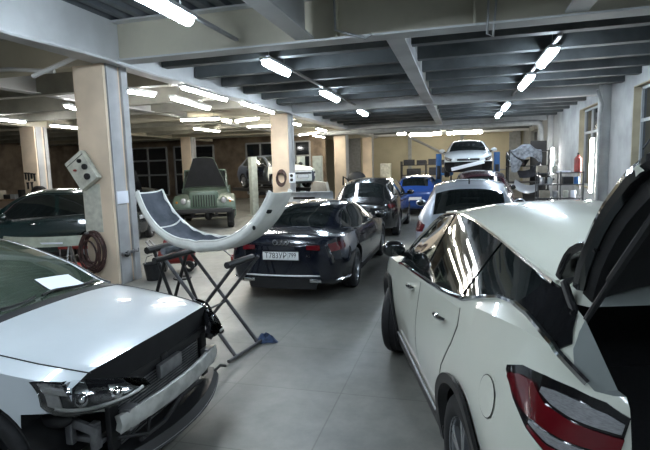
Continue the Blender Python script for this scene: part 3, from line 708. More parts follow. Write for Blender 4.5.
# ------------------------------------------------------------------ white hatchback without its front bumper (left foreground)
S = Surf(HATCH); thh = math.radians(.5)
fx, fy = -1.77, 2.95
h2 = Vector((math.cos(thh), math.sin(thh))); ctr = Vector((fx, fy)) - h2*(S.L/2+.03)
car = thing('hatchback', 'white hatchback in the left foreground, its front bumper taken off', 'car', (ctr.x, ctr.y, 0), thh)
AX = (.92, 3.60); R = .325; hw = .905
X = S.X
nose = MB().prism([(X(.62), .05), (X(-.4), .05), (X(-.4), .67), (X(.34), .67), (X(.62), .655)], -1.2, 1.2)
edge = [(X(.27+.05*(abs(y)/.72)**2.2), y) for y in np.linspace(-.80, .80, 25)]
brow = MB().prism([(X(.34), -1.3), (X(.34), -.95)]+edge+[(X(.34), .95), (X(.34), 1.3), (X(-.5), 1.3), (X(-.5), -1.3)], .62, 1.3, 'Z')  # cut bonnet edge turns near-black, painting in the shadow gap
S.body('body', [WHITE, DARK], car, [(AX[0], (R+.06, R+.01), hw), (AX[1], (R+.06, R+.01), hw)], [nose, brow])
for k, a in enumerate(AX):
    for sd in (1, -1): wheel(car, (X(a), sd*(hw-.125), R), R, .215, sd, DRIM if k == 0 else RIM, 0)
S.top([(1.28, .95), (1.7, .94), (2.05, .92), (2.22, .88)]).build('windscreen', GLASSG, car)
S.top([(1.20, .98), (1.285, .97)], .004, .01).build('wiper_cowl', PLASTIC, car)
S.line([(1.30, .85), (1.7, .94), (2.3, .97), (3.6, .97)], 1, .006, .012).build('roof_trim', PLASTIC, car)
S.line([(1.30, .85), (1.7, .94), (2.3, .97), (3.6, .97)], -1, .006, .012).build('roof_trim', PLASTIC, car)
for sd in (1, -1):
    S.patch([(1.5, .04, .42), (1.8, .04, .80), (2.1, .04, .92), (3.3, .05, .92), (3.75, .16, .80)], sd, .004, h=True).build('side_window', GLASS, car)
    if sd < 0: mirror(car, S, 1.62, .99, sd, WHITE)
    handle(car, S, 2.2, .84, sd, WHITE); handle(car, S, 3.1, .85, sd, WHITE)
    for dx in (1.38, 2.42): S.line([(dx, .30), (dx, .92)], sd, .0015, .004, h=False).build('door_gap', SEAM, car)
    S.line([(.30, 3.95-3), (.6, .86), (.95, .9), (1.22, .94)], sd, .0015, .0045).build('bonnet_gap', SEAM, car)
    # headlamp: dark housing, chrome bowls, clear lens
    path = [(.47, .862, .715, .848), (.40, .855, .672, .852), (.32, .82, .652, .842), (.23, .76, .646, .822), (.15, .67, .652, .796), (.09, .57, .667, .765), (.065, .46, .688, .72)]
    P_ = np.array(path); tt_ = np.linspace(0, 6, 25); Q = np.stack([np.array([float(pchip(np.arange(7), P_[:, c], t_)) for t_ in tt_]) for c in range(4)], 1)
    def lampsurf(i0, i1, f0, f1, off, thick, nv=8):
        G = []
        for t_ in np.linspace(i0, i1, 20):
            x_, y_, z0_, z1_ = [np.interp(t_, tt_, Q[:, c]) for c in range(4)]; row = []
            for f_ in np.linspace(f0, f1, nv):
                if x_ > .30: y_ = max(y_, S.sidey(x_+.07*f_*f_, z0_+(z1_-z0_)*f_)+.03*f_*f_+.035)
                row.append((X(x_+.07*f_*f_-off*.8), sd*(y_-.03*f_*f_+off*.6), z0_+(z1_-z0_)*f_+off*.2))
            G.append(row)
        return MB().grid(G, thick, flip=sd > 0)
    hl = lampsurf(0, 6, 0, 1, -.03, .05).build('headlamp', GLOSSP, car)
    lampsurf(0, 6, 0, 1, .012, .003).build('lamp_lens', LENS, hl)
    lampsurf(.5, 3.0, .62, .95, -.012, .01).build('indicator_reflector', CHROME, hl)
    lampsurf(.6, 1.6, .2, .6, -.012, .01).build('indicator_reflector', ALU, hl)
    lampsurf(3.9, 5.4, .35, .80, -.014, .01).build('beam_reflector', CHROME, hl)
    for t_, rr in ((2.7, .048), (4.3, .04)):
        x_, y_, z0_, z1_ = [np.interp(t_, tt_, Q[:, c]) for c in range(4)]
        MB().sphere((X(x_+.05), sd*(y_-.02), z0_+(z1_-z0_)*.38), rr, 16, 10, (.9, .9, 1)).build('lamp_bowl', CHROME, hl)
    MB().tube([(X(np.interp(t_, tt_, Q[:, 0])-.0), sd*np.interp(t_, tt_, Q[:, 1]), np.interp(t_, tt_, Q[:, 2])+.03) for t_ in np.linspace(1, 5.5, 14)], .010, 6).build('light_strip', ALU, hl)
    S.patch([(4.1, .72, .95), (4.25, .72, .93), (4.36, .74, .88)], sd, .006, .01).build('tail_lamp', RLENS, car)
    # brackets and arch liner left bare by the missing bumper
    MB().box((X(.44), sd*.66, .50), (.30, .03, .06), ry=.25).box((X(.34), sd*.64, .43), (.05, .05, .17)).box((X(.42), sd*.60, .38), (.22, .05, .035)).box((X(.50), sd*.66, .44), (.05, .04, .14)).build('bumper_bracket', STEEL, car, .008)
    MB().sphere((X(.55), sd*.70, .55), .10, 12, 8, (1.1, .6, .6)).build('washer_bottle', PLASTIC, car)
    MB().grid([[(X(AX[0])+(R+.05)*math.cos(a), sd*y, R+(R+.05)*math.sin(a)) for y in (.58, .88)] for a in np.linspace(-.3, 1.1, 12)], .012, flip=sd > 0).build('arch_liner', PLASTIC, car)
    MB().tube([(X(.30), sd*.60, .60), (X(.5), sd*.56, .56), (X(.62), sd*.5, .5)], .035, 8).build('chassis_leg', ALU, car)
MB().bb(X(.34), X(.27), -.62, .62, .635, .70).bb(X(.30), X(.26), -.60, -.52, .30, .66).bb(X(.30), X(.26), .52, .60, .30, .66).bb(X(.30), X(.26), -.04, .04, .58, .70).build('radiator_support', PLASTIC, car, .008)
rad = MB().bb(X(.33), X(.29), -.50, .50, .28, .635)
rad = rad.build('radiator', PLASTIC, car, .004)
fn = MB()
for k in range(16): fn.bb(X(.29), X(.283), -.49, .49, .29+.021*k, .298+.021*k)
fn.build('radiator_fins', STEEL, rad)
MB().bb(X(.26), X(.22), -.12, .16, .56, .66).build('latch_plate', STEEL, car, .01)
def arc(xc, bow, hwid, z, n=15): return [(X(xc+bow*(y/hwid)**2), y, z) for y in np.linspace(-hwid, hwid, n)]
def beam_arc(xc, bow, hwid, z0, z1, th_, n=15):
    mb = MB(); G = [[(p[0], p[1], z0), (p[0]+.012, p[1], (z0+z1)/2), (p[0], p[1], z1)] for p in arc(xc, bow, hwid, 0, n)]
    return mb.grid(G, th_)
beam_arc(.16, .07, .60, .45, .54, -.05).build('crash_beam', ALU, car, .004)
for sd in (1, -1): MB().box((X(.20), sd*.50, .49), (.07, .10, .14)).build('crash_box', STEEL, car, .008)
low = MB().grid([[(p[0]-.10, p[1], .26), (p[0], p[1], .255), (p[0]+.03, p[1], .225), (p[0]-.04, p[1], .20)] for p in arc(.10, .20, .76, 0, 21)], .02)
low.build('undertray_lip', PLASTIC, car)
MB().tube([(p[0]+.03, p[1], .215) for p in arc(.10, .20, .76, 0, 21)], .014, 8).build('lip_edge', STEEL, car)
MB().bb(X(.5), X(.2), -.6, .6, .2, .215).build('undertray', PLASTIC, car)
MB().tube([(X(.13), -.5, .35), (X(.16), -.2, .31), (X(.2), .1, .36), (X(.22), .4, .32)], .016, 8).tube([(X(.2), -.62, .42), (X(.12), -.45, .36), (X(.2), -.3, .42)], .012, 8).build('loose_hose', PLASTIC, car)
MB().tube([(X(.27), .70, .26), (X(.25), .80, .28), (X(.23), .86, .25)], .012, 8).build('hanging_bracket', PLASTIC, car)
# paper on the windscreen
pw = []
for x in np.linspace(1.37, 1.53, 8):
    row = []
    for u in np.linspace(.22, .66, 8):
        row.append(S.pt(x-.06*u, min(5-abs(u), 4.998), 1 if u >= 0 else -1, .016))
    pw.append(row)
pm = MB().grid(pw, .0015, flip=True).build('paper_sheet', PAPER)
pm.matrix_world = Matrix.Translation((ctr.x, ctr.y, 0)) @ Matrix.Rotation(thh, 4, 'Z')
tag(pm, 'white sheet of paper lying on the windscreen of the left white hatchback', 'paper')
for (ua, ub, xa) in ((-.75, -.02, 1.33), (.05, .80, 1.33)):
    P = [S.pt(xa+.02*math.sin(i), min(5-abs(u), 4.998), 1 if u >= 0 else -1, .022) for i, u in enumerate(np.linspace(ua, ub, 8))]
    MB().tube(P, .010, 6).build('wiper', PLASTIC, car)

# ------------------------------------------------------------------ dark fastback with registration plate
S = Surf(FAST, 1, 1.035, 1.0); RZ = PI/2
ax_ = (.86, 3.685)
car = basic_car('fastback', 'glossy black-blue fastback seen from behind, chrome line low on its tail', 'car', S, NAVY, (-2.54, 6.75+S.L/2, 0), RZ, ax_, .335, .24,
    windows=[[(1.66, .03, .42), (2.0, .03, .84), (2.3, .03, .93), (2.95, .03, .93), (3.4, .05, .86), (3.75, .16, .66), (3.92, .40, .52)]], ws=[(1.42, .93), (1.9, .92), (2.25, .86)], rw=[(3.28, .84), (3.6, .88), (4.0, .90), (4.2, .86)],
    tails=[([(4.36, .80, .84), (4.5, .775, .885), (4.6, .765, .885), (4.69, .76, .87)], RLENS)], heads=[([(.08, .52, .60), (.25, .56, .66), (.5, .66, .72)], CLENS)], mirror_x=1.72, handles=(2.15, 3.1))
tx = S.X(S.L)
# gently convex tail panel over the flat end
def tail_panel(z0, z1, hw0, hw1, bulge, nm, m, off=.0, n=13):
    G = []
    for z_ in np.linspace(z0, z1, 7):
        wv = np.interp(z_, [z0, z1], [hw0, hw1]); G.append([(tx-off-bulge*(1-(y/wv)**2), y, z_) for y in np.linspace(-wv, wv, n)])
    return MB().grid(G, .03).build(nm, m, car)
tail_panel(.36, .84, .58, .57, .03, 'tail_panel', NAVY)
for sd in (1, -1):
    MB().grid([[(tx-.012-.03*(1-(y/.6)**2)-.004, y*sd, z_) for z_ in np.linspace(.785+.05*(.6-y), .862-.02*(.6-y), 4)] for y in np.linspace(.40, .60, 6)], .02, flip=sd < 0).build('tail_lamp', RLENS, car)
    MB().box((tx-.002, sd*.52, .33), (.06, .18, .05)).build('exhaust_tip', CHROME, car, .012)
S.line([(4.10, .30), (4.4, .315), (4.62, .33)], 1, .012, .012, h=False).build('side_chrome', CHROME, car)
S.line([(4.10, .30), (4.4, .315), (4.62, .33)], -1, .012, .012, h=False).build('side_chrome', CHROME, car)
MB().tube([(tx+.10, -.70, .40), (tx+.01, -.58, .40), (tx-.035, -.3, .40), (tx-.042, 0, .40), (tx-.035, .3, .40), (tx+.01, .58, .40), (tx+.10, .70, .40)], .013, 8).build('bumper_trim', SATIN, car)
tail_panel(.20, .37, .52, .56, .03, 'diffuser', PLASTIC)
plate(car, (tx-.045, 0, .70), RB, 'Т783УР 799', .56, .122)
em = MB()
for k in range(4): em.tube([(tx-.022, (k-1.5)*.058+.036*math.cos(a), .895+.036*math.sin(a)) for a in np.linspace(0, 2*PI, 20, endpoint=False)], .0055, 6, closed=True)
em.build('ring_emblem', CHROME, car)
text_mesh('trim_badge', 'A5', .06, CHROME, car, (tx-.03, -.42, .70), RB, .003)

# ------------------------------------------------------------------ dark crossover beyond the fastback
S = Surf(SUV, .93, .97, .965)
tw = [[(1.5, .03, .40), (1.8, .03, .80), (2.1, .03, .92), (3.3, .04, .92), (3.8, .2, .86), (3.98, .45, .70)]]
ct = basic_car('crossover', 'black crossover parked beyond the fastback, clean rear window', 'car', S, BLACKP, (-2.50, 12.75+S.L/2, 0), RZ, (.9, 3.52), .36, .23, windows=tw, ws=[(1.2, .93), (1.6, .92), (2.0, .88)], rw=[(4.03, .86), (4.15, .86), (4.28, .9), (4.34, .9)],
    tails=[([(4.2, .86, .95), (4.35, .84, .96), (4.45, .84, .94)], RLENS)], mirror_x=1.5, handles=(2.0, 2.9))
tx = S.X(S.L); plate(ct, (tx-.012, 0, .68), RB, None)
for sd in (1, -1): MB().cyl((S.X(4.2), sd*.3, 1.57), (S.X(4.3), sd*.3, 1.53), .02, 6).build('spoiler_mount', PLASTIC, ct)
# ------------------------------------------------------------------ blue hatchback
S = Surf(HATCH, .98, 1.0, 1.02)
ct = basic_car('hatchback', 'bright blue hatchback beyond the black crossover', 'car', S, BLUE, (-1.62, 18.7+S.L/2, 0), RZ, (.9, 3.52), .32, .21, windows=[[(1.5, .04, .42), (1.8, .04, .80), (2.1, .04, .92), (3.2, .05, .92), (3.6, .16, .80)]],
    ws=[(1.28, .93), (1.7, .92), (2.15, .88)], rw=[(3.75, .86), (3.95, .88), (4.12, .9)], tails=[([(3.98, .72, .96), (4.15, .72, .93), (4.25, .74, .88)], RLENS)], mirror_x=1.6, handles=(2.1, 3.0), belt=PLASTIC)
plate(ct, (S.X(S.L)-.012, 0, .68), RB, None)
# ------------------------------------------------------------------ silver crossover ahead of the white one
S = Surf(SUV, .90, .98, .985)
ct = basic_car('crossover', 'silver-grey crossover directly beyond the white foreground crossover, rear window facing us', 'car', S, SILVER, (.20, 8.15+S.L/2, 0), RZ-.02, (.88, 3.40), .35, .23, windows=[[(1.45, .03, .40), (1.75, .03, .80), (2.0, .03, .92), (3.2, .04, .92), (3.7, .2, .84)]],
    ws=[(1.15, .93), (1.55, .92), (1.95, .88)], rw=[(3.88, .94), (4.05, .97), (4.20, .98)], tails=[([(3.95, .84, 1.02), (4.15, .84, 1.02), (4.3, .86, .98)], RLENS)], mirror_x=1.5, handles=(1.95, 2.8))
tx = S.X(S.L); plate(ct, (tx-.012, 0, .72), RB, None); MB().bb(tx-.01, tx+.08, -.5, .5, .32, .45).build('bumper_pad', PLASTIC, ct, .01)
MB().tube([(S.X(3.6), 0, 1.62), (S.X(3.68), 0, 1.70)], .012, 6).build('aerial', PLASTIC, ct)
# ------------------------------------------------------------------ maroon crossover before the lift
S = Surf(SUV, .80, .94, 1.03)
ct = basic_car('crossover', 'dark maroon crossover between the silver one and the lifted white car', 'car', S, MAROON, (.62, 13.75+S.L/2, 0), RZ, (.78, 3.0), .34, .21, windows=[[(1.3, .03, .40), (1.55, .03, .80), (1.8, .03, .92), (2.8, .04, .92), (3.3, .2, .84)]],
    ws=[(1.02, .93), (1.4, .92), (1.75, .88)], rw=[(3.48, .86), (3.6, .9), (3.74, .92)], tails=[([(3.5, .9, 1.1), (3.7, .88, 1.08)], RLENS)], mirror_x=1.3, handles=(1.75, 2.5), roofrail=False)
plate(ct, (S.X(S.L)-.012, 0, .72), RB, None)
# ------------------------------------------------------------------ white car up on the blue lift
S = Surf(HATCH, 1.0, 1.0, .98); VZ = 1.42; VY = 19.0
nose = MB().bb(S.X(.50), S.X(-.4), -1.2, 1.2, .1, .585)
ct = basic_car('hatchback', 'white car raised on the blue lift, front bumper off and a pale bar hanging askew', 'car', S, WHITE, (.33, VY+S.L/2, VZ), -PI/2, (.92, 3.58), .31, .21, windows=[[(1.5, .04, .42), (1.8, .04, .80), (2.1, .04, .92), (3.3, .05, .92), (3.7, .16, .80)]],
    ws=[(1.30, .93), (1.7, .92), (2.15, .88)], rw=[(3.85, .86), (4.0, .88), (4.14, .9)], heads=[([(.10, .60, .70), (.25, .64, .76), (.45, .72, .80)], PLASTIC), ([(.14, .64, .68), (.25, .67, .73)], CLENS)], mirror_x=1.6, handles=(2.1, 3.0), belt=PLASTIC, cutters=[nose])
MB().box((S.X(.04), -0.02, .44), (.08, 1.20, .13), rx=.22).build('hanging_bar', PAPER, ct, .02)
MB().bb(S.X(.13), S.X(.05), -.40, .40, .62, .70).build('grille', PLASTIC, ct, .01)
MB().tube([(S.X(.04), .05*math.cos(a), .665+.05*math.sin(a)) for a in np.linspace(0, 2*PI, 16, endpoint=False)], .008, 6, closed=True).build('round_emblem', CHROME, ct)
MB().bb(S.X(.36), S.X(.30), -.5, .5, .25, .55).build('radiator', PLASTIC, ct)
def lift(xc, yc, half, h, m, label, group, plat=VZ, wd=.22):
    t = thing('two_post_lift', label, 'car lift', (xc, yc, 0), 0, group)
    for sd in (1, -1):
        p = MB().bb(sd*half-wd/2, sd*half+wd/2, -.16, .16, .03, h).build('post', m, t, .015)
        MB().bb(sd*half-.25, sd*half+.25, -.3, .3, 0, .03).build('base_plate', m, p)
        MB().bb(sd*half-.07, sd*half+.07, -.22, .20, plat-.1, plat+.45).build('carriage', PLASTIC, t, .01)
        for dy in (-.75, .75):
            MB().tube([(sd*half, 0, plat+.10), (sd*.62, dy, plat+.10)], .05, 6).cyl((sd*.62, dy, plat+.06), (sd*.62, dy, plat+.235), .06, 12).build('lift_arm', m, t)
    return t
lift(.33, VY+2.1, 1.14, 2.36, LBLUE, 'blue two-post lift holding up the white car at the back', 'car lifts')

# ------------------------------------------------------------------ dark green crossover behind the near column
S = Surf(SUV, .80, .92, .985)
hd = math.radians(212)
ct = basic_car('crossover', 'dark green small crossover half hidden by the near peach column', 'car', S, DGREEN, (-9.15, 9.15, 0), hd, (.80, 3.0), .35, .21, windows=[[(1.25, .03, .42), (1.5, .03, .82), (1.75, .03, .93), (2.30, .03, .93)], [(2.38, .03, .93), (2.9, .05, .92), (3.35, .2, .84)]],
    ws=[(1.02, .93), (1.4, .92), (1.72, .88)], rw=[(3.48, .86), (3.6, .9), (3.74, .92)], tails=[([(3.62, .9, 1.08), (3.74, .88, 1.06)], RLENS)], heads=[([(.08, .66, .80), (.3, .72, .86)], CLENS)], mirror_x=1.35, handles=(1.8, 2.55), mir=DGREEN)
MB().bb(S.X(.0)-.02, S.X(.0)+.02, -.4, .4, .45, .74).build('grille', PLASTIC, ct, .01)
# ------------------------------------------------------------------ black car with open bonnet left of the off-roader
S = Surf(HATCH, .84, .96, .98)
eng = MB().bb(S.X(.95), S.X(.22), -.58, .58, .45, 1.3)
ct = basic_car('hatchback', 'black car with raised bonnet between the near column and the green off-roader', 'car', S, BLACKP, (-9.5-.35*S.L/2, 11.85+.94*S.L/2, 0), math.atan2(-.94, .35), (.78, 3.0), .32, .21, windows=[[(1.3, .04, .42), (1.55, .04, .80), (1.8, .04, .92), (2.8, .05, .92), (3.15, .16, .80)]],
    ws=[(1.1, .93), (1.45, .92), (1.84, .88)], rw=[(3.25, .86), (3.4, .88), (3.5, .9)], heads=[([(.10, .62, .72), (.3, .66, .78)], CLENS)], mirror_x=1.4, handles=(1.8, 2.5), cutters=[eng])
bn = MB().grid([[(S.X(.98)+1.25*t*math.cos(1.02), y*(.70-.08*t), .98+1.25*t*math.sin(1.02)-.03*(y*y)) for y in np.linspace(-1, 1, 9)] for t in np.linspace(0, 1, 7)], .02).build('bonnet', BLACKP, ct)
MB().cyl((S.X(.35), .5, .78), (S.X(.7), .52, 1.55), .012, 6).build('bonnet_stay', STEEL, ct)
MB().bb(S.X(.95), S.X(.4), -.4, .3, .5, .86).cyl((S.X(.5), .35, .5), (S.X(.5), .35, .85), .12, 12).build('engine', PLASTIC, ct, .03)

# ------------------------------------------------------------------ army-green off-roader with open bonnet
t = thing('off_roader', 'faded army green off-roader facing us with its black-lined bonnet raised', 'car', (-8.42, 15.15, 0), -PI/2+.44)
t.scale = (1.18, 1.02, 1.13)
SC_ = 1.06
def b6(x0, x1, y0, y1, z0, z1, taper=0):  # x forward box with front narrowing
    return MB().prism([(x0, y0), (x1, y0+taper), (x1, y1-taper), (x0, y1)], z0, z1, 'Z')
HWU = 1.01
hood = MB(); G = []
for x in np.linspace(-.55, .42, 9):
    tt = (x+.55)/.97; wv = .74-.28*tt; zt = 1.20-.06*tt
    G.append([(x, -wv, .62), (x, -wv, zt-.10), (x, -wv*.93, zt-.02), (x, -wv*.6, zt), (x, 0, zt+.01), (x, wv*.6, zt), (x, wv*.93, zt-.02), (x, wv, zt-.10), (x, wv, .62)])
hood.grid(G, .02)
hood.build('engine_cowl', ARMY, t)
gr = MB().prism([(-.47, .58), (.47, .58), (.47, 1.08), (.40, 1.14), (-.40, 1.14), (-.47, 1.08)], .40, .46, 'X').build('grille', ARMY, t, .01)
sl = MB()
for k in range(9): sl.bb(.455, .466, -.33+.0825*k-.016, -.33+.0825*k+.016, .68, 1.02)
sl.build('grille_slots', DARK, gr)
for sd in (1, -1):
    # rounded front wing
    G = []
    for a in np.linspace(0, 1, 15):
        if a < .45: q = a/.45; x = .52-.0*q; z_ = .60+.26*q; x = .60-.06*q*q
        else: q = (a-.45)/.55; x = .54-1.1*q; z_ = .86+.16*math.sin(min(1, q*2)*PI/2)-.02*q
        G.append([(x-.02, sd*.42, z_+.03), (x, sd*.62, z_+.03), (x, sd*.80, z_+.015), (x-.01, sd*.97, z_-.02), (x-.03, sd*HWU, z_-.09), (x-.03, sd*HWU, z_-.22)])
    MB().grid(G, .03, flip=sd > 0).build('front_wing', ARMY, t)
    hl = MB().lathe([(.44, .105), (.56, .115), (.58, .10), (.575, .0)], 20, 'X', (0, sd*.63, .86)).build('headlamp', ARMY, t)
    MB().sphere((.57, sd*.63, .86), .092, 16, 8, (.35, 1, 1)).build('headlamp_glass', CLENS, hl)
    MB().lathe([(.545, .03), (.57, .035), (.58, .0)], 12, 'X', (0, sd*.845, .83)).build('side_lamp', ORANGE, t)
    for ax, rr in ((.12, .38), (-2.2, .38)): wheel(t, (ax, sd*.82, rr), rr, .22, sd, ARMY, 0, 6, .5, False)
    MB().bb(-2.95, -.55, sd*.78-.03, sd*.78+.03, .55, 1.18).build('body_side', ARMY, t, .02)
    MB().tube([(-.60, sd*.74, 1.18), (-.78, sd*.70, 1.72)], .028, 8).build('screen_post', ARMY, t)
MB().bb(-2.95, -.5, -.78, .78, .5, .58).bb(-.60, -.54, -.76, .76, .58, 1.2).bb(-2.95, -2.9, -.78, .78, .5, 1.18).build('tub', ARMY, t, .01)
MB().grid([[(-.6-.18*q, y, 1.2+.52*q) for y in np.linspace(-.70, .70, 5)] for q in np.linspace(0, 1, 4)], .012).build('windscreen', GLASS, t)
MB().tube([(-.6, -.72, 1.2), (-.78, -.70, 1.74), (-.78, .70, 1.74), (-.6, .72, 1.2)], .03, 8).build('screen_frame', ARMY, t)
# raised bonnet: trapezoid with lined underside
bn = MB(); Lh = .98
bg = [[(-.50+.20*q, y*(.74-.40*q), 1.24+Lh*q*.93-.04*(y*y)) for y in np.linspace(-1, 1, 9)] for q in np.linspace(0, 1, 7)]
bo = bn.grid(bg, .025).build('bonnet', ARMY, t)
MB().grid([[(-.440+.20*q, y*(.71-.39*q), 1.26+Lh*q*.90-.04*(y*y)) for y in np.linspace(-1, 1, 9)] for q in np.linspace(0, 1, 7)], .012).build('bonnet_lining', DARK, bo)
MB().bb(.60, .68, -.92, .92, .50, .64).build('front_bumper', PLASTIC, t, .02)
MB().bb(-2.9, .58, -.42, -.34, .42, .52).bb(-2.9, .58, .34, .42, .42, .52).cyl((.12, -.7, .38), (.12, .7, .38), .05, 10).cyl((-2.2, -.7, .38), (-2.2, .7, .38), .05, 10).sphere((.12, .1, .38), .14).build('chassis', PLASTIC, t)
MB().bb(-.4, .3, -.28, .28, .6, 1.08).build('engine', STEEL, t, .04)

# ------------------------------------------------------------------ pale-bonneted car on the far left lift
S = Surf(HATCH, 1.0, .97, .95); WZ = 1.12
hx, hy = .79, -.612
wc = Vector((-6.05, 18.9)) - Vector((hx, hy))*S.L/2
ct = basic_car('hatchback', 'pale car with dark doors raised on the far lift behind the second column', 'car', S, DGREY, (wc.x, wc.y, WZ), math.atan2(hy, hx), (.90, 3.55), .30, .20, windows=[[(1.5, .04, .42), (1.8, .04, .80), (2.1, .04, .92), (3.3, .05, .92), (3.7, .16, .80)]],
    ws=[(1.30, .93), (1.7, .92), (2.15, .88)], rw=[(3.85, .86), (4.0, .88), (4.14, .9)], heads=[([(.10, .58, .66), (.25, .62, .72), (.4, .68, .75)], PLASTIC)], mirror_x=1.6, handles=(2.1, 3.0), belt=PLASTIC, mir=PLASTIC)
for sd in (1, -1):
    S.patch([(.10, .48, .72), (.4, .40, .83), (.55, .62, .86), (1.22, .62, .90), (1.32, .30, .91)], sd, .005, .007).build('front_wing', WHITE_D, ct)
    S.patch([(1.36, .33, .90), (2.3, .33, .93)], sd, .004, .006).build('front_door', NAVY, ct); S.patch([(2.33, .33, .93), (3.2, .40, .94)], sd, .004, .006).build('rear_door', NAVY, ct)
S.top([(.09, .98), (.3, .99), (.8, .99), (1.24, .97)], .005, .008).build('bonnet', WHITE_D, ct)
MB().bb(S.X(.06)-.01, S.X(.06)+.012, -.44, .44, .30, .72).build('front_panel', WHITE_D, ct, .005)
MB().bb(S.X(.06)-.01, S.X(.06)+.03, -.42, .42, .58, .66).build('grille', PLASTIC, ct, .01)
plate(ct, (S.X(.06)+.02, 0, .49), RF, None)
pl = thing('two_post_lift', 'pale grey lift with a dark ramp under the car behind the second column', 'car lift', (wc.x, wc.y, 0), math.atan2(hy, hx), 'car lifts')
for sd in (1, -1):
    p = MB().bb(.15, .42, sd*1.22-.14, sd*1.22+.14, .03, 2.45).build('post', LPALE, pl, .015)
    MB().bb(.0, .55, sd*1.22-.25, sd*1.22+.25, 0, .03).build('base_plate', LPALE, p)
    MB().bb(-2.3, 2.1, sd*.70-.22, sd*.70+.22, WZ-.14, WZ-.005).build('ramp', PLASTIC, pl, .01)
    MB().bb(.2, .36, min(sd*.7, sd*1.2), max(sd*.7, sd*1.2), WZ-.28, WZ-.14).build('lift_arm', PLASTIC, pl)

# ------------------------------------------------------------------ white bumper lying face down on a crossed-leg trestle
BU = thing('bumper', 'white car bumper lying wings-up on a trestle, dark grey primer inside its left wing', 'bumper', (-2.69, 4.87, 1.095), YAW-math.radians(29))
PROF = [(-.20, .13), (-.215, .10), (-.22, .06), (-.20, .02), (-.13, .0), (-.02, -.005), (.10, .0), (.17, .03), (.20, .08), (.215, .13)]
def bump_pt(u, q):
    """u -1..1 along the width; q 0..1 across the shell from the near edge to the far edge; wings point up"""
    a = abs(u); sg = 1 if u >= 0 else -1
    t = a*1.28                                   # arc length in metres
    t0 = .10; R_ = .98                           # flat middle, then a rounded corner, then the wing
    if t < t0: x, z_, ang = t, .02*t/t0, .05
    else:
        s_ = t-t0; aa = min(s_/R_, 1.3); x = t0+R_*math.sin(aa); z_ = .02+R_*(1-math.cos(aa)); ang = aa
        if s_/R_ > 1.3: e = s_-R_*1.12; x += e*math.cos(1.12); z_ += e*math.sin(1.12)
    k = q*(len(PROF)-1); i = min(int(k), len(PROF)-2); f_ = k-i
    py = PROF[i][0]*(1-f_)+PROF[i+1][0]*f_; pn = PROF[i][1]*(1-f_)+PROF[i+1][1]*f_
    ws_ = 1-.12*max(0, a-.55)/.45
    pn *= (1-.35*a); py = py*ws_ + (.06*a)
    return (sg*(x-math.sin(ang)*pn), py, z_+math.cos(ang)*pn)
us = np.linspace(-1, 1, 71); qs = np.linspace(0, 1, 28)
skin = MB().grid([[bump_pt(u, q) for q in qs] for u in us], .012, flip=True).build('bumper_skin', WHITE_D, BU, smooth=50)
def inner(u0, u1, q0, q1, off, m, nm, wob=0.0):
    G = []
    for u in np.linspace(u0, u1, 26):
        r_ = []
        for q in np.linspace(q0, q1, 18):
            qq = min(.985, max(.015, q + wob*math.sin(u*37)*math.sin(PI*(q-q0)/(q1-q0)*.5))); p = np.array(bump_pt(u, qq)); e = .008
            du = np.array(bump_pt(u+e, qq))-np.array(bump_pt(u-e, qq)); dq = np.array(bump_pt(u, qq+e))-np.array(bump_pt(u, qq-e)); n = np.cross(du, dq); n /= np.linalg.norm(n)+1e-9
            r_.append(tuple(p+n*off))
        G.append(r_)
    return MB().grid(G, .003, flip=True).build(nm, m, BU)
inner(-.985, -.60, .03, .97, .016, PRIMER, 'primed_wing_inside', .03)
inner(-.58, .50, .30, .98, .016, PRIMER, 'raw_plastic_inside', .03)
MB().tube([bump_pt(u, 0) for u in np.linspace(-1, 1, 60)], .011, 8).build('edge_lip', WHITE_D, BU)
MB().tube([bump_pt(u, 1) for u in np.linspace(-.99, .99, 60)], .011, 8).build('far_lip', WHITE_D, BU)
MB().sphere(Vector(bump_pt(.66, .30)), .028, 12, 8, (.6, .6, .9)).build('fog_lamp_hole', DARK, BU)
MB().box(Vector(bump_pt(.84, .38)), (.03, .06, .04), ry=.6).build('bracket_slot', DARK, BU, .008)
# trestle
TR = thing('trestle', 'folding steel trestle with crossed legs under the white bumper', 'trestle', (-2.62, 4.86, 0), YAW-math.radians(24))
for y in (-.24, .20):
    MB().cyl((-.50, y, 1.025), (.40, y-.02, .02), .020, 8).build('leg', DSTEEL, TR)
    MB().cyl((.44, y, 1.025), (-.46, y-.02, .02), .020, 8).build('leg', DSTEEL, TR)
MB().cyl((-.50, -.40, 1.035), (-.50, .26, 1.035), .035, 10).build('padded_bar', PLASTIC, TR)
MB().cyl((.44, -.40, 1.035), (.44, .08, 1.035), .035, 10).build('padded_bar', PLASTIC, TR)
MB().cyl((.40, -.40, .025), (.40, .30, .025), .02, 8).build('foot_bar', DSTEEL, TR)
MB().cyl((-.46, -.40, .025), (-.46, .30, .025), .02, 8).build('foot_bar', DSTEEL, TR)
MB().cyl((-.02, -.26, .47), (-.02, .2, .47), .012, 8).build('pivot_rod', DSTEEL, TR)
T2 = thing('trestle', 'second dark trestle behind, holding the left wing of the white bumper', 'trestle', (-3.55, 5.45, 0), YAW-math.radians(24))
for y in (-.2, .2):
    MB().cyl((-.10, y, 1.02), (.30, y, .02), .022, 8).build('leg', PLASTIC, T2); MB().cyl((.12, y, 1.02), (-.28, y, .02), .022, 8).build('leg', PLASTIC, T2)
MB().tube([(-.12, -.3, 1.025), (-.10, .3, 1.035)], .045, 8).build('padded_bar', PLASTIC, T2)
MB().tube([(.14, -.3, 1.025), (.14, .3, 1.035)], .045, 8).build('padded_bar', GREYC, T2)
MB().cyl((-.28, -.2, .04), (-.28, .2, .04), .02, 8).cyl((.30, -.2, .04), (.30, .2, .04), .02, 8).build('foot_bar', PLASTIC, T2)
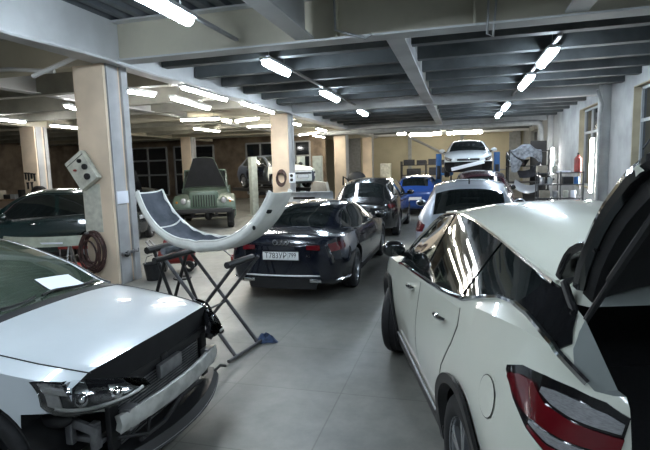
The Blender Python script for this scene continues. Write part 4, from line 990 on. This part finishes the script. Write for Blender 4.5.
def heap(c, rx, ry, h, seed, n=18):
    rnd = random.Random(seed); mb = MB(); vs = []; ph = [rnd.uniform(0, 6.28) for _ in range(6)]
    G = []
    for i in range(10):
        q = i/9; row = []
        for j in range(n+1):
            a = 2*PI*(j % n)/n; r_ = q*(1+.18*math.sin(3*a+ph[0])+.12*math.sin(5*a+ph[1]))
            z_ = h*(1-q**2.2)*(1+.35*math.sin(4*a+ph[2]+q*3)+.2*math.sin(7*a+ph[3]))
            row.append((c[0]+rx*r_*math.cos(a), c[1]+ry*r_*math.sin(a), c[2]+max(.003, z_)))
        G.append(row)
    return mb.grid(G)
tag(heap((-2.16, 5.10, .001), .14, .09, .07, 3).build('rag', RAG), 'crumpled dark blue rag on the floor at the foot of the trestle', 'rag')

# ------------------------------------------------------------------ things on and around the near column
cb = thing('control_box', 'pale tilted control box with black buttons fixed to the near peach column', 'control box', (-6.30, Y1-.09, 2.04))
cb.rotation_euler = (0, math.radians(-33), 0)
MB().box((0, 0, 0), (.42, .13, .56)).build('case', CREAM, cb, .012)
MB().bb(-.21, .21, -.072, -.066, .20, .21).build('door_gap', SEAM, cb)
for (x, zz, r_, m_) in ((.09, .14, .035, PLASTIC), (.12, .0, .05, PLASTIC), (.06, -.16, .055, PLASTIC), (-.08, .06, .02, RED)):
    MB().lathe([(-.11, 0), (-.11, r_*.8), (-.10, r_), (-.06, r_)], 14, 'Y', (x, 0, zz)).build('button', m_, cb)
tag(MB().grid([[(-6.42+.36*i/6, Y1-.006, .95+.85*j/6) for j in range(7)] for i in range(7)], .004).build('whitewash_patch', CREAM), 'worn pale whitewash patch on the front of the near column under the box', 'sheet')  # thin panel standing for worn whitewash on the plaster
hz = []
rnd = random.Random(5)
for k in range(9):
    r_ = .24+rnd.uniform(-.05, .05); dx = rnd.uniform(-.05, .05)
    hz.append([(-6.24+dx+r_*.78*math.cos(a), Y1-.07-.012*k+.01*math.sin(2*a+k), .66+r_*1.25*math.sin(a)-.04*(k % 3)) for a in np.linspace(0, 2*PI, 26, endpoint=False)])
hb = MB()
for p in hz: hb.tube(p, .017, 7, closed=True)
ho = hb.build('hose_coil', RUST); tag(ho, 'coil of brown rubber hose hanging on the front of the near column', 'hose')
MB().cyl((-6.26, Y1+.005, .92), (-6.26, Y1-.22, .96), .02, 8).build('hook', STEEL, ho)
sg = thing('notice_plate', 'small pale plate on the right side of the near column', 'plate', (-5.77, Y1+.20, 1.55))
MB().box((0, 0, 0), (.025, .30, .22)).build('plate_sheet', PAPER, sg, .004)
cl_ = thing('pipe_clamp', 'dark bracket with hooks low on the right side of the near column', 'bracket', (-5.77, Y1+.25, .55))
MB().box((0.01, 0, 0), (.04, .40, .05)).build('bar', STEEL, cl_, .006)
for dy in (-.14, .05, .16): MB().tube([(.02, dy, 0), (.09, dy, -.01), (.10, dy, .06)], .012, 6).build('hook', STEEL, cl_)
MB().sphere((.04, -.1, -.02), .05, 10, 8).build('valve', PLASTIC, cl_)

rm = thing('compressor', 'red wheeled compressor on the floor right of the near column', 'machine', (-5.45, 8.55, 0), .35)
MB().lathe([(-.36, .03), (-.34, .12), (-.28, .16), (.28, .16), (.34, .12), (.36, .03)], 20, 'X', (0, 0, .30)).build('tank', RED, rm)
MB().box((-.08, 0, .58), (.26, .22, .20)).box((.16, 0, .55), (.16, .16, .16)).build('motor', PLASTIC, rm, .03)
MB().lathe([(-.03, .02), (-.03, .13), (.0, .13), (.0, .02)], 18, 'Y', (-.08, -.16, .58)).build('belt_guard', RED, rm)
for sd in (1, -1): MB().lathe([(-.03, .05), (-.03, .11), (.03, .11), (.03, .05)], 18, 'Y', (.26, sd*.19, .11), closed=True).build('wheel', RUBBER, rm)
MB().tube([(-.34, -.12, .36), (-.55, -.12, .62), (-.55, .12, .62), (-.34, .12, .36)], .016, 8).build('handle', STEEL, rm)
MB().box((-.24, 0, .075), (.06, .2, .15)).build('foot', PLASTIC, rm, .01)
for (x, y) in ((.02, -.12), (.12, -.10)): MB().lathe([(-.02, .04), (0, .045), (.01, .03)], 12, 'Y', (x, y-.05, .74)).build('gauge', CLENS, rm)
MB().cyl((.02, -.12, .6), (.02, -.15, .74), .01, 6).cyl((.12, -.10, .6), (.12, -.13, .74), .01, 6).build('gauge_stem', STEEL, rm)
tj = thing('trolley_jack', 'low red trolley jack on the floor behind the bumper trestle', 'jack', (-4.35, 9.5, 0), .5)
MB().bb(-.35, .35, -.13, -.10, .05, .17).bb(-.35, .35, .10, .13, .05, .17).bb(-.30, -.05, -.10, .10, .06, .13).build('frame', RED, tj, .008)
MB().tube([(-.2, 0, .12), (.22, 0, .22)], .035, 8).cyl((.24, 0, .2), (.24, 0, .27), .06, 14).build('lifting_arm', RED, tj)
for (x, y) in ((-.3, .15), (-.3, -.15), (.32, .15), (.32, -.15)): MB().lathe([(-.02, .0), (-.02, .05), (.02, .05), (.02, 0)], 14, 'Y', (x, y, .05)).build('wheel', RUBBER, tj)
MB().tube([(-.3, 0, .12), (-.75, 0, .55)], .014, 8).build('handle', STEEL, tj)
bk = thing('bucket', 'dark round tub on the floor at the foot of the near column', 'tub', (-5.45, 7.75, 0))
MB().lathe([(0, .13), (.30, .17), (.31, .185), (.29, .165), (.02, .125)], 24, 'Z').build('shell', RUBBER, bk)
MB().tube([(-.175, 0, .29), (-.12, 0, .42), (.0, 0, .46), (.12, 0, .42), (.175, 0, .29)], .008, 6).build('handle', STEEL, bk)
tag(MB().lathe([(.02, .12), (.02, .16), (.035, .17), (.05, .16), (.05, .10), (.03, .10)], 20, 'Z', (-4.95, 7.9, -.02)).build('coiled_belt', PLASTIC), 'flat dark ring lying on the floor right of the dark tub', 'ring')

# pale bumper on a stand between the left hatchback and the green crossover
sb = thing('bumper', 'pale green primed bumper on a stand behind the left white hatchback', 'bumper', (-7.25, 7.10, .74), .15)
G = [[(.80*u, -.22*(1-u*u)+.22*q*.4, .10*math.sin(PI*q)-.02+.13*q+.0) for q in np.linspace(0, 1, 7)] for u in np.linspace(-1, 1, 25)]
MB().grid(G, .02).build('bumper_skin', PALEG, sb)
MB().grid([[(.30*u+.2, -.235*(1-u*u*.14)+.03, .03+.03*q) for q in (0, 1)] for u in np.linspace(-1, 1, 9)], .012).build('white_strip', PAPER, sb)
st_ = thing('trestle', 'low stand under the pale green primed bumper', 'trestle', (-7.25, 7.10, 0), .15)
for x in (-.5, .5):
    MB().cyl((x, -.22, 0), (x, .0, .71), .018, 8).build('leg', STEEL, st_); MB().cyl((x, .28, 0), (x, .04, .71), .018, 8).build('leg', STEEL, st_)
MB().cyl((-.55, .0, .71), (.55, 0, .71), .02, 8).build('top_bar', STEEL, st_)
rb_ = thing('tool_cart', 'red tool cart by the green crossover, left of the hose coil', 'cart', (-7.35, 8.05, 0), .2)
for zz in (.12, .52): MB().bb(-.3, .3, -.2, .2, zz, zz+.06).build('tray', RED, rb_, .008)
for x in (-.28, .28):
    for y in (-.18, .18): MB().cyl((x, y, .06), (x, y, .66), .014, 8).build('post', STEEL, rb_); MB().lathe([(-.015, 0), (-.015, .04), (.015, .04), (.015, 0)], 12, 'Y', (x, y, .04)).build('castor', RUBBER, rb_)

# ------------------------------------------------------------------ second column: brown coil and white box
c2_ = MB()
for k in range(5): c2_.tube([(-5.98+.16*math.cos(a), Y1+BAY-.06-.02*k, 1.66+.24*math.sin(a)-.02*k) for a in np.linspace(0, 2*PI, 20, endpoint=False)], .03, 7, closed=True)
tag(c2_.build('hose_coil', RUST), 'dark brown coil hung on the second peach column above the bumper wing', 'hose')
sk = thing('socket_box', 'white socket box on the right edge of the second peach column', 'box', (-5.60, Y1+BAY-.02, 1.62))
MB().box((0, 0, 0), (.20, .14, .34)).build('case', PAPER, sk, .015)
for zz in (.08, -.07): MB().lathe([(-.10, 0), (-.10, .05), (-.06, .055)], 14, 'Y', (0, 0, zz)).build('socket', PLASTIC, sk)

# bench with grey bumper beyond the fastback
bn_ = thing('workbench', 'low dark bench beyond the fastback carrying the grey bumper', 'bench', (-3.95, 12.7, 0))
MB().bb(-.62, .62, -.35, .35, 1.02, 1.06).build('bench_top', WOOD, bn_, .006)
for x in (-.56, .56):
    for y in (-.3, .3): MB().bb(x-.025, x+.025, y-.025, y+.025, 0, 1.02).build('leg', PLASTIC, bn_)
gb = thing('bumper', 'grey bumper lying on the bench beyond the fastback', 'bumper', (-3.95, 12.6, 1.06), 0)
G = [[(.72*u, -.22*(1-abs(u)**2.5)+.05*math.sin(PI*q), .005+.26*q) for q in np.linspace(0, 1, 7)] for u in np.linspace(-1, 1, 25)]
MB().grid(G, .02).build('bumper_skin', GREYP, gb)
MB().bb(-.30, .30, -.27, -.24, .08, .14).build('lower_slot', DARK, gb, .005)
MB().bb(-.6, .6, -.02, .14, .10, .24).build('foam_bar', GREYP, gb, .02)
cd = MB().prism([(-.25, 0), (.25, 0), (.20, .26), (-.12, .30)], -.14, .14).build('carton', CARD, None, .006)
cd.location = (-3.62, 12.72, 1.30); tag(cd, 'beige carton perched on the grey bumper beyond the fastback', 'carton')

# dark machine beside the far lift
md = thing('motor_unit', 'dark motor unit on a stand right of the lifted pale car', 'machine', (-4.0, 19.6, 0))
MB().bb(-.35, .35, -.3, .3, 0, 1.1).build('stand', PLASTIC, md, .02)
MB().sphere((0, 0, 1.42), .36, 14, 9, (1.1, .9, .9)).build('motor_cover', RUBBER, md)
MB().tube([(-.3, -.2, 1.4), (-.5, -.25, 1.55), (-.52, -.2, 1.2)], .04, 8).build('duct', RUBBER, md)
ps = thing('post', 'slim pale green post left of the third peach column', 'post', (-6.75, 23.5, 0))
MB().bb(-.22, .22, -.18, .18, .03, 2.5).build('shaft', LPALE, ps, .02); MB().bb(-.3, .3, -.28, .28, 0, .03).build('base_plate', LPALE, ps)
ps2 = thing('cabinet', 'pale cabinet against the back wall beside the fourth column', 'cabinet', (-4.8, 33.5, 0))
MB().bb(-.35, .35, -.3, .3, 0, 2.05).build('case', CREAM, ps2, .02); MB().bb(-.31, .31, -.32, -.30, .1, 1.95).build('door', CREAM, ps2, .01)
db = thing('storage_rack', 'dark low rack of boxes along the back gate', 'rack', (-2.1, 33.2, 0))
for x in (-1.6, 0, 1.6): MB().bb(x-.05, x+.05, -.3, .3, 0, 2.15).build('upright', PLASTIC, db)
for zz in (.5, 1.2, 1.85): MB().bb(-1.65, 1.65, -.3, .3, zz, zz+.05).build('shelf', PLASTIC, db)
for k, (x, zz, w_, h_) in enumerate(((-1.1, 1.9, .7, .35), (-.3, 1.9, .6, .3), (.5, 1.9, .7, .36), (1.2, 1.9, .5, .28), (-.8, 1.25, .9, .4), (.7, 1.25, 1.0, .45))):
    tag(MB().box((-2.1+x, 33.2, zz+h_/2), (w_, .45, h_)).build('crate', DCLOTH, None, .02), ['leftmost dark crate on the top shelf of the back rack', 'second dark crate from the left on the top shelf of the back rack', 'third dark crate from the left on the top shelf of the back rack', 'rightmost dark crate on the top shelf of the back rack', 'left dark crate on the middle shelf of the back rack', 'right dark crate on the middle shelf of the back rack'][k], 'crate', 'crates on the back rack')

# ------------------------------------------------------------------ right wall: parts rack under a grey sheet, metal shelving
pr = thing('storage_rack', 'tall dark parts rack beyond the silver crossover, draped with grey cloth', 'rack', (2.50, 20.2, 0))
for x in (-.70, .70):
    for y in (-.35, .35): MB().bb(x-.03, x+.03, y-.03, y+.03, 0, 2.35).build('upright', PLASTIC, pr)
for zz in (.5, 1.15, 1.75, 2.3): MB().bb(-.73, .73, -.38, .38, zz, zz+.04).build('shelf', PLASTIC, pr)
MB().bb(.15, .73, .30, .36, .1, 2.72).build('back_board', PLASTIC, pr)
dr = []
for i in range(22):
    u = i/21; row = []
    for j in range(16):
        v = j/15
        x = -.62+1.05*u; front = .36-.85*min(1, v*2); zz = 2.52+.14*math.sin(PI*u)-.06*math.sin(9*u) if v < .5 else 2.52+.14*math.sin(PI*u)-.06*math.sin(9*u)-(v-.5)*2*(.62+.22*math.sin(5*u+1))
        row.append((x+.03*math.sin(7*v+9*u), front-.05*math.sin(11*u)*v-(.03 if v > .5 else 0), zz))
    dr.append(row)
dc = MB().grid(dr, .012).build('dust_sheet', GREYC); dc.location = (2.50, 20.2, -.13); tag(dc, 'rumpled grey sheet draped over the top of the tall parts rack', 'sheet')
lb_ = ['dark bumper leaning on the left of the tall parts rack', 'dark bumper piled on the middle of the tall parts rack', 'dark bumper hanging low on the right of the tall parts rack', 'pale bumper end showing low on the tall parts rack', 'curved black bumper lying on the lowest rack shelf']
for k, (x, y, zz, rr, ti, mm) in enumerate(((-.45, -.44, 1.98, .34, .5, BLACKP), (.10, -.46, 1.55, .38, -.4, DCLOTH), (.45, -.45, 1.45, .36, .9, BLACKP), (-.1, -.45, .95, .36, .2, SILVER), (.3, -.44, .62, .40, -.2, PLASTIC))):
    G = [[(rr*u*1.2, -.12*(1-u*u)+.03*math.sin(PI*q), (q-.5)*.30+.12*u*u) for q in np.linspace(0, 1, 6)] for u in np.linspace(-1, 1, 17)]
    b_ = MB().grid(G, .02).build('bumper', mm); b_.location = (2.50+x, 20.2+y, zz); b_.rotation_euler = (.2, ti, .1)
    tag(b_, lb_[k], 'bumper', 'bumpers on the tall parts rack')
sh = thing('metal_shelving', 'low metal shelving by the right wall, loaded with cans and boxes', 'shelving', (3.0, 16.75, 0))
for x in (-.62, .02, .66):
    for y in (-.22, .22): MB().bb(x-.018, x+.018, y-.018, y+.018, 0, 1.62).build('upright', DSTEEL, sh)
for zz in (.35, .78, 1.2, 1.56): MB().bb(-.64, .68, -.24, .24, zz, zz+.03).build('shelf', DSTEEL, sh)
items = [(-.5, 1.59, 'box'), (-.15, 1.59, 'can'), (.12, 1.59, 'tray'), (-.48, 1.23, 'can'), (-.25, 1.23, 'can'), (.25, 1.23, 'box'), (.5, 1.23, 'can'), (-.4, .81, 'box'), (.2, .81, 'can'), (.42, .81, 'can'), (-.1, .81, 'can'), (-.35, .38, 'box'), (.3, .38, 'box')]
nm = ['top shelf', 'second shelf', 'third shelf', 'bottom shelf']; idx = {}
order = ['left end', 'left part', 'middle', 'right part', 'right end']
pal = [CARD, CREAM, PAPER, STEEL, GREYP, PLASTIC, LBLUE]
for k, (x, zz, kd) in enumerate(items):
    sname = nm[{1.59: 0, 1.23: 1, .81: 2, .38: 3}[zz]]; pos = order[min(4, int((x+.64)/1.32*5))]; m_ = pal[k % 7]
    if kd == 'box': o = MB().box((3.0+x, 16.72, zz+.11), (.28, .3, .22)).build('carton', m_, None, .006)
    elif kd == 'tray': o = MB().bb(3.0+x-.2, 3.0+x+.2, 16.6, 16.9, zz, zz+.05).build('tray', m_, None, .006)
    else: o = MB().lathe([(0, .075), (.20, .08), (.215, .07), (.21, 0)], 18, 'Z', (3.0+x, 16.68, zz)).build('paint_can', m_)
    tag(o, '%s %s on the %s of the low metal shelving, %s' % ({CARD: 'brown', CREAM: 'cream', PAPER: 'white', STEEL: 'steel', GREYP: 'grey', PLASTIC: 'black', LBLUE: 'blue'}[m_], {'box': 'carton', 'can': 'paint can', 'tray': 'tray'}[kd], sname, pos), {'box': 'carton', 'can': 'can', 'tray': 'tray'}[kd], 'things on the metal shelving')
cn = thing('gas_canister', 'red canister standing on the right end of the low metal shelving', 'canister', (3.54, 16.75, 1.59))
MB().lathe([(0, .09), (.02, .11), (.40, .11), (.47, .07), (.49, .04), (.53, .04), (.53, 0)], 20, 'Z').build('cylinder', RED, cn)
MB().box((0, 0, .56), (.05, .10, .06)).build('valve', PLASTIC, cn, .01)
tag(MB().tube([(4.16, 12.4, 2.0), (4.0, 12.0, 2.15), (3.7, 11.2, 2.35), (3.55, 10.9, 2.32), (3.4, 10.75, 2.15)], .018, 8).build('dangling_cable', PLASTIC), 'thin dark cable arching out from the right wall by the window', 'cable')

# ------------------------------------------------------------------ far left: tools on the column, bench with clutter
tb = thing('tool_board', 'small board of hanging tools on the far left column', 'tool board', (-16.2, 15.62, 1.75))
MB().box((0, 0, 0), (.62, .02, .72)).build('board', COLM, tb)
for k, (x, zz, h_) in enumerate(((-.22, .18, .26), (-.08, .15, .30), (.06, .18, .2), (.2, .12, .28), (-.15, -.2, .24), (.05, -.22, .3))):
    o = MB().box((-16.2+x, 15.58, 1.75+zz), (.07, .03, h_)).box((-16.2+x, 15.58, 1.75+zz+h_/2), (.12, .035, .05)).build('hand_tool', PLASTIC, None, .006)
    tag(o, ['dark tool top left on the far column board', 'dark tool second from left, top row of the far column board', 'dark tool third from left, top row of the far column board', 'dark tool top right on the far column board', 'dark tool lower left on the far column board', 'dark tool lower right on the far column board'][k], 'tool', 'tools on the far column board')
wb = thing('workbench', 'cluttered workbench at the far left edge of the photo', 'bench', (-18.4, 16.2, 0), .1)
MB().bb(-1.5, 1.3, -.4, .4, .95, 1.02).build('bench_top', WOOD, wb, .01); MB().bb(-1.5, 1.3, -.4, .4, .3, .34).build('lower_shelf', WOOD, wb, .01)
for x in (-1.42, 1.22):
    for y in (-.34, .34): MB().bb(x-.04, x+.04, y-.04, y+.04, 0, .95).build('leg', PLASTIC, wb)
rnd = random.Random(11)
for k in range(8):
    x = -1.3+.34*k; h_ = .16+rnd.random()*.3; w_ = .16+rnd.random()*.10
    o = MB().box((-18.4+x, 16.2-.1+.1*x, 1.02+h_/2), (w_, .3, h_)).build('carton', [CARD, PLASTIC, GREYP, DARK][k % 4], None, .012)
    tag(o, '%s carton, %s from the left on the far left workbench' % (['brown', 'black', 'grey', 'near-black'][k % 4], ['first', 'second', 'third', 'fourth', 'fifth', 'sixth', 'seventh', 'eighth'][k]), 'carton', 'cartons on the far left workbench')
td = thing('tyre_stack', 'upright dark tyre beside the far left column', 'tyre', (-15.45, 15.2, 0))
MB().lathe([(-.1, .22), (-.11, .28), (-.08, .34), (.08, .34), (.11, .28), (.1, .22)], 26, 'Y', (0, 0, 1.22), closed=True).build('tyre', RUBBER, td)
MB().bb(-.3, .3, -.2, .2, 0, .88).build('stand', PLASTIC, td, .02)
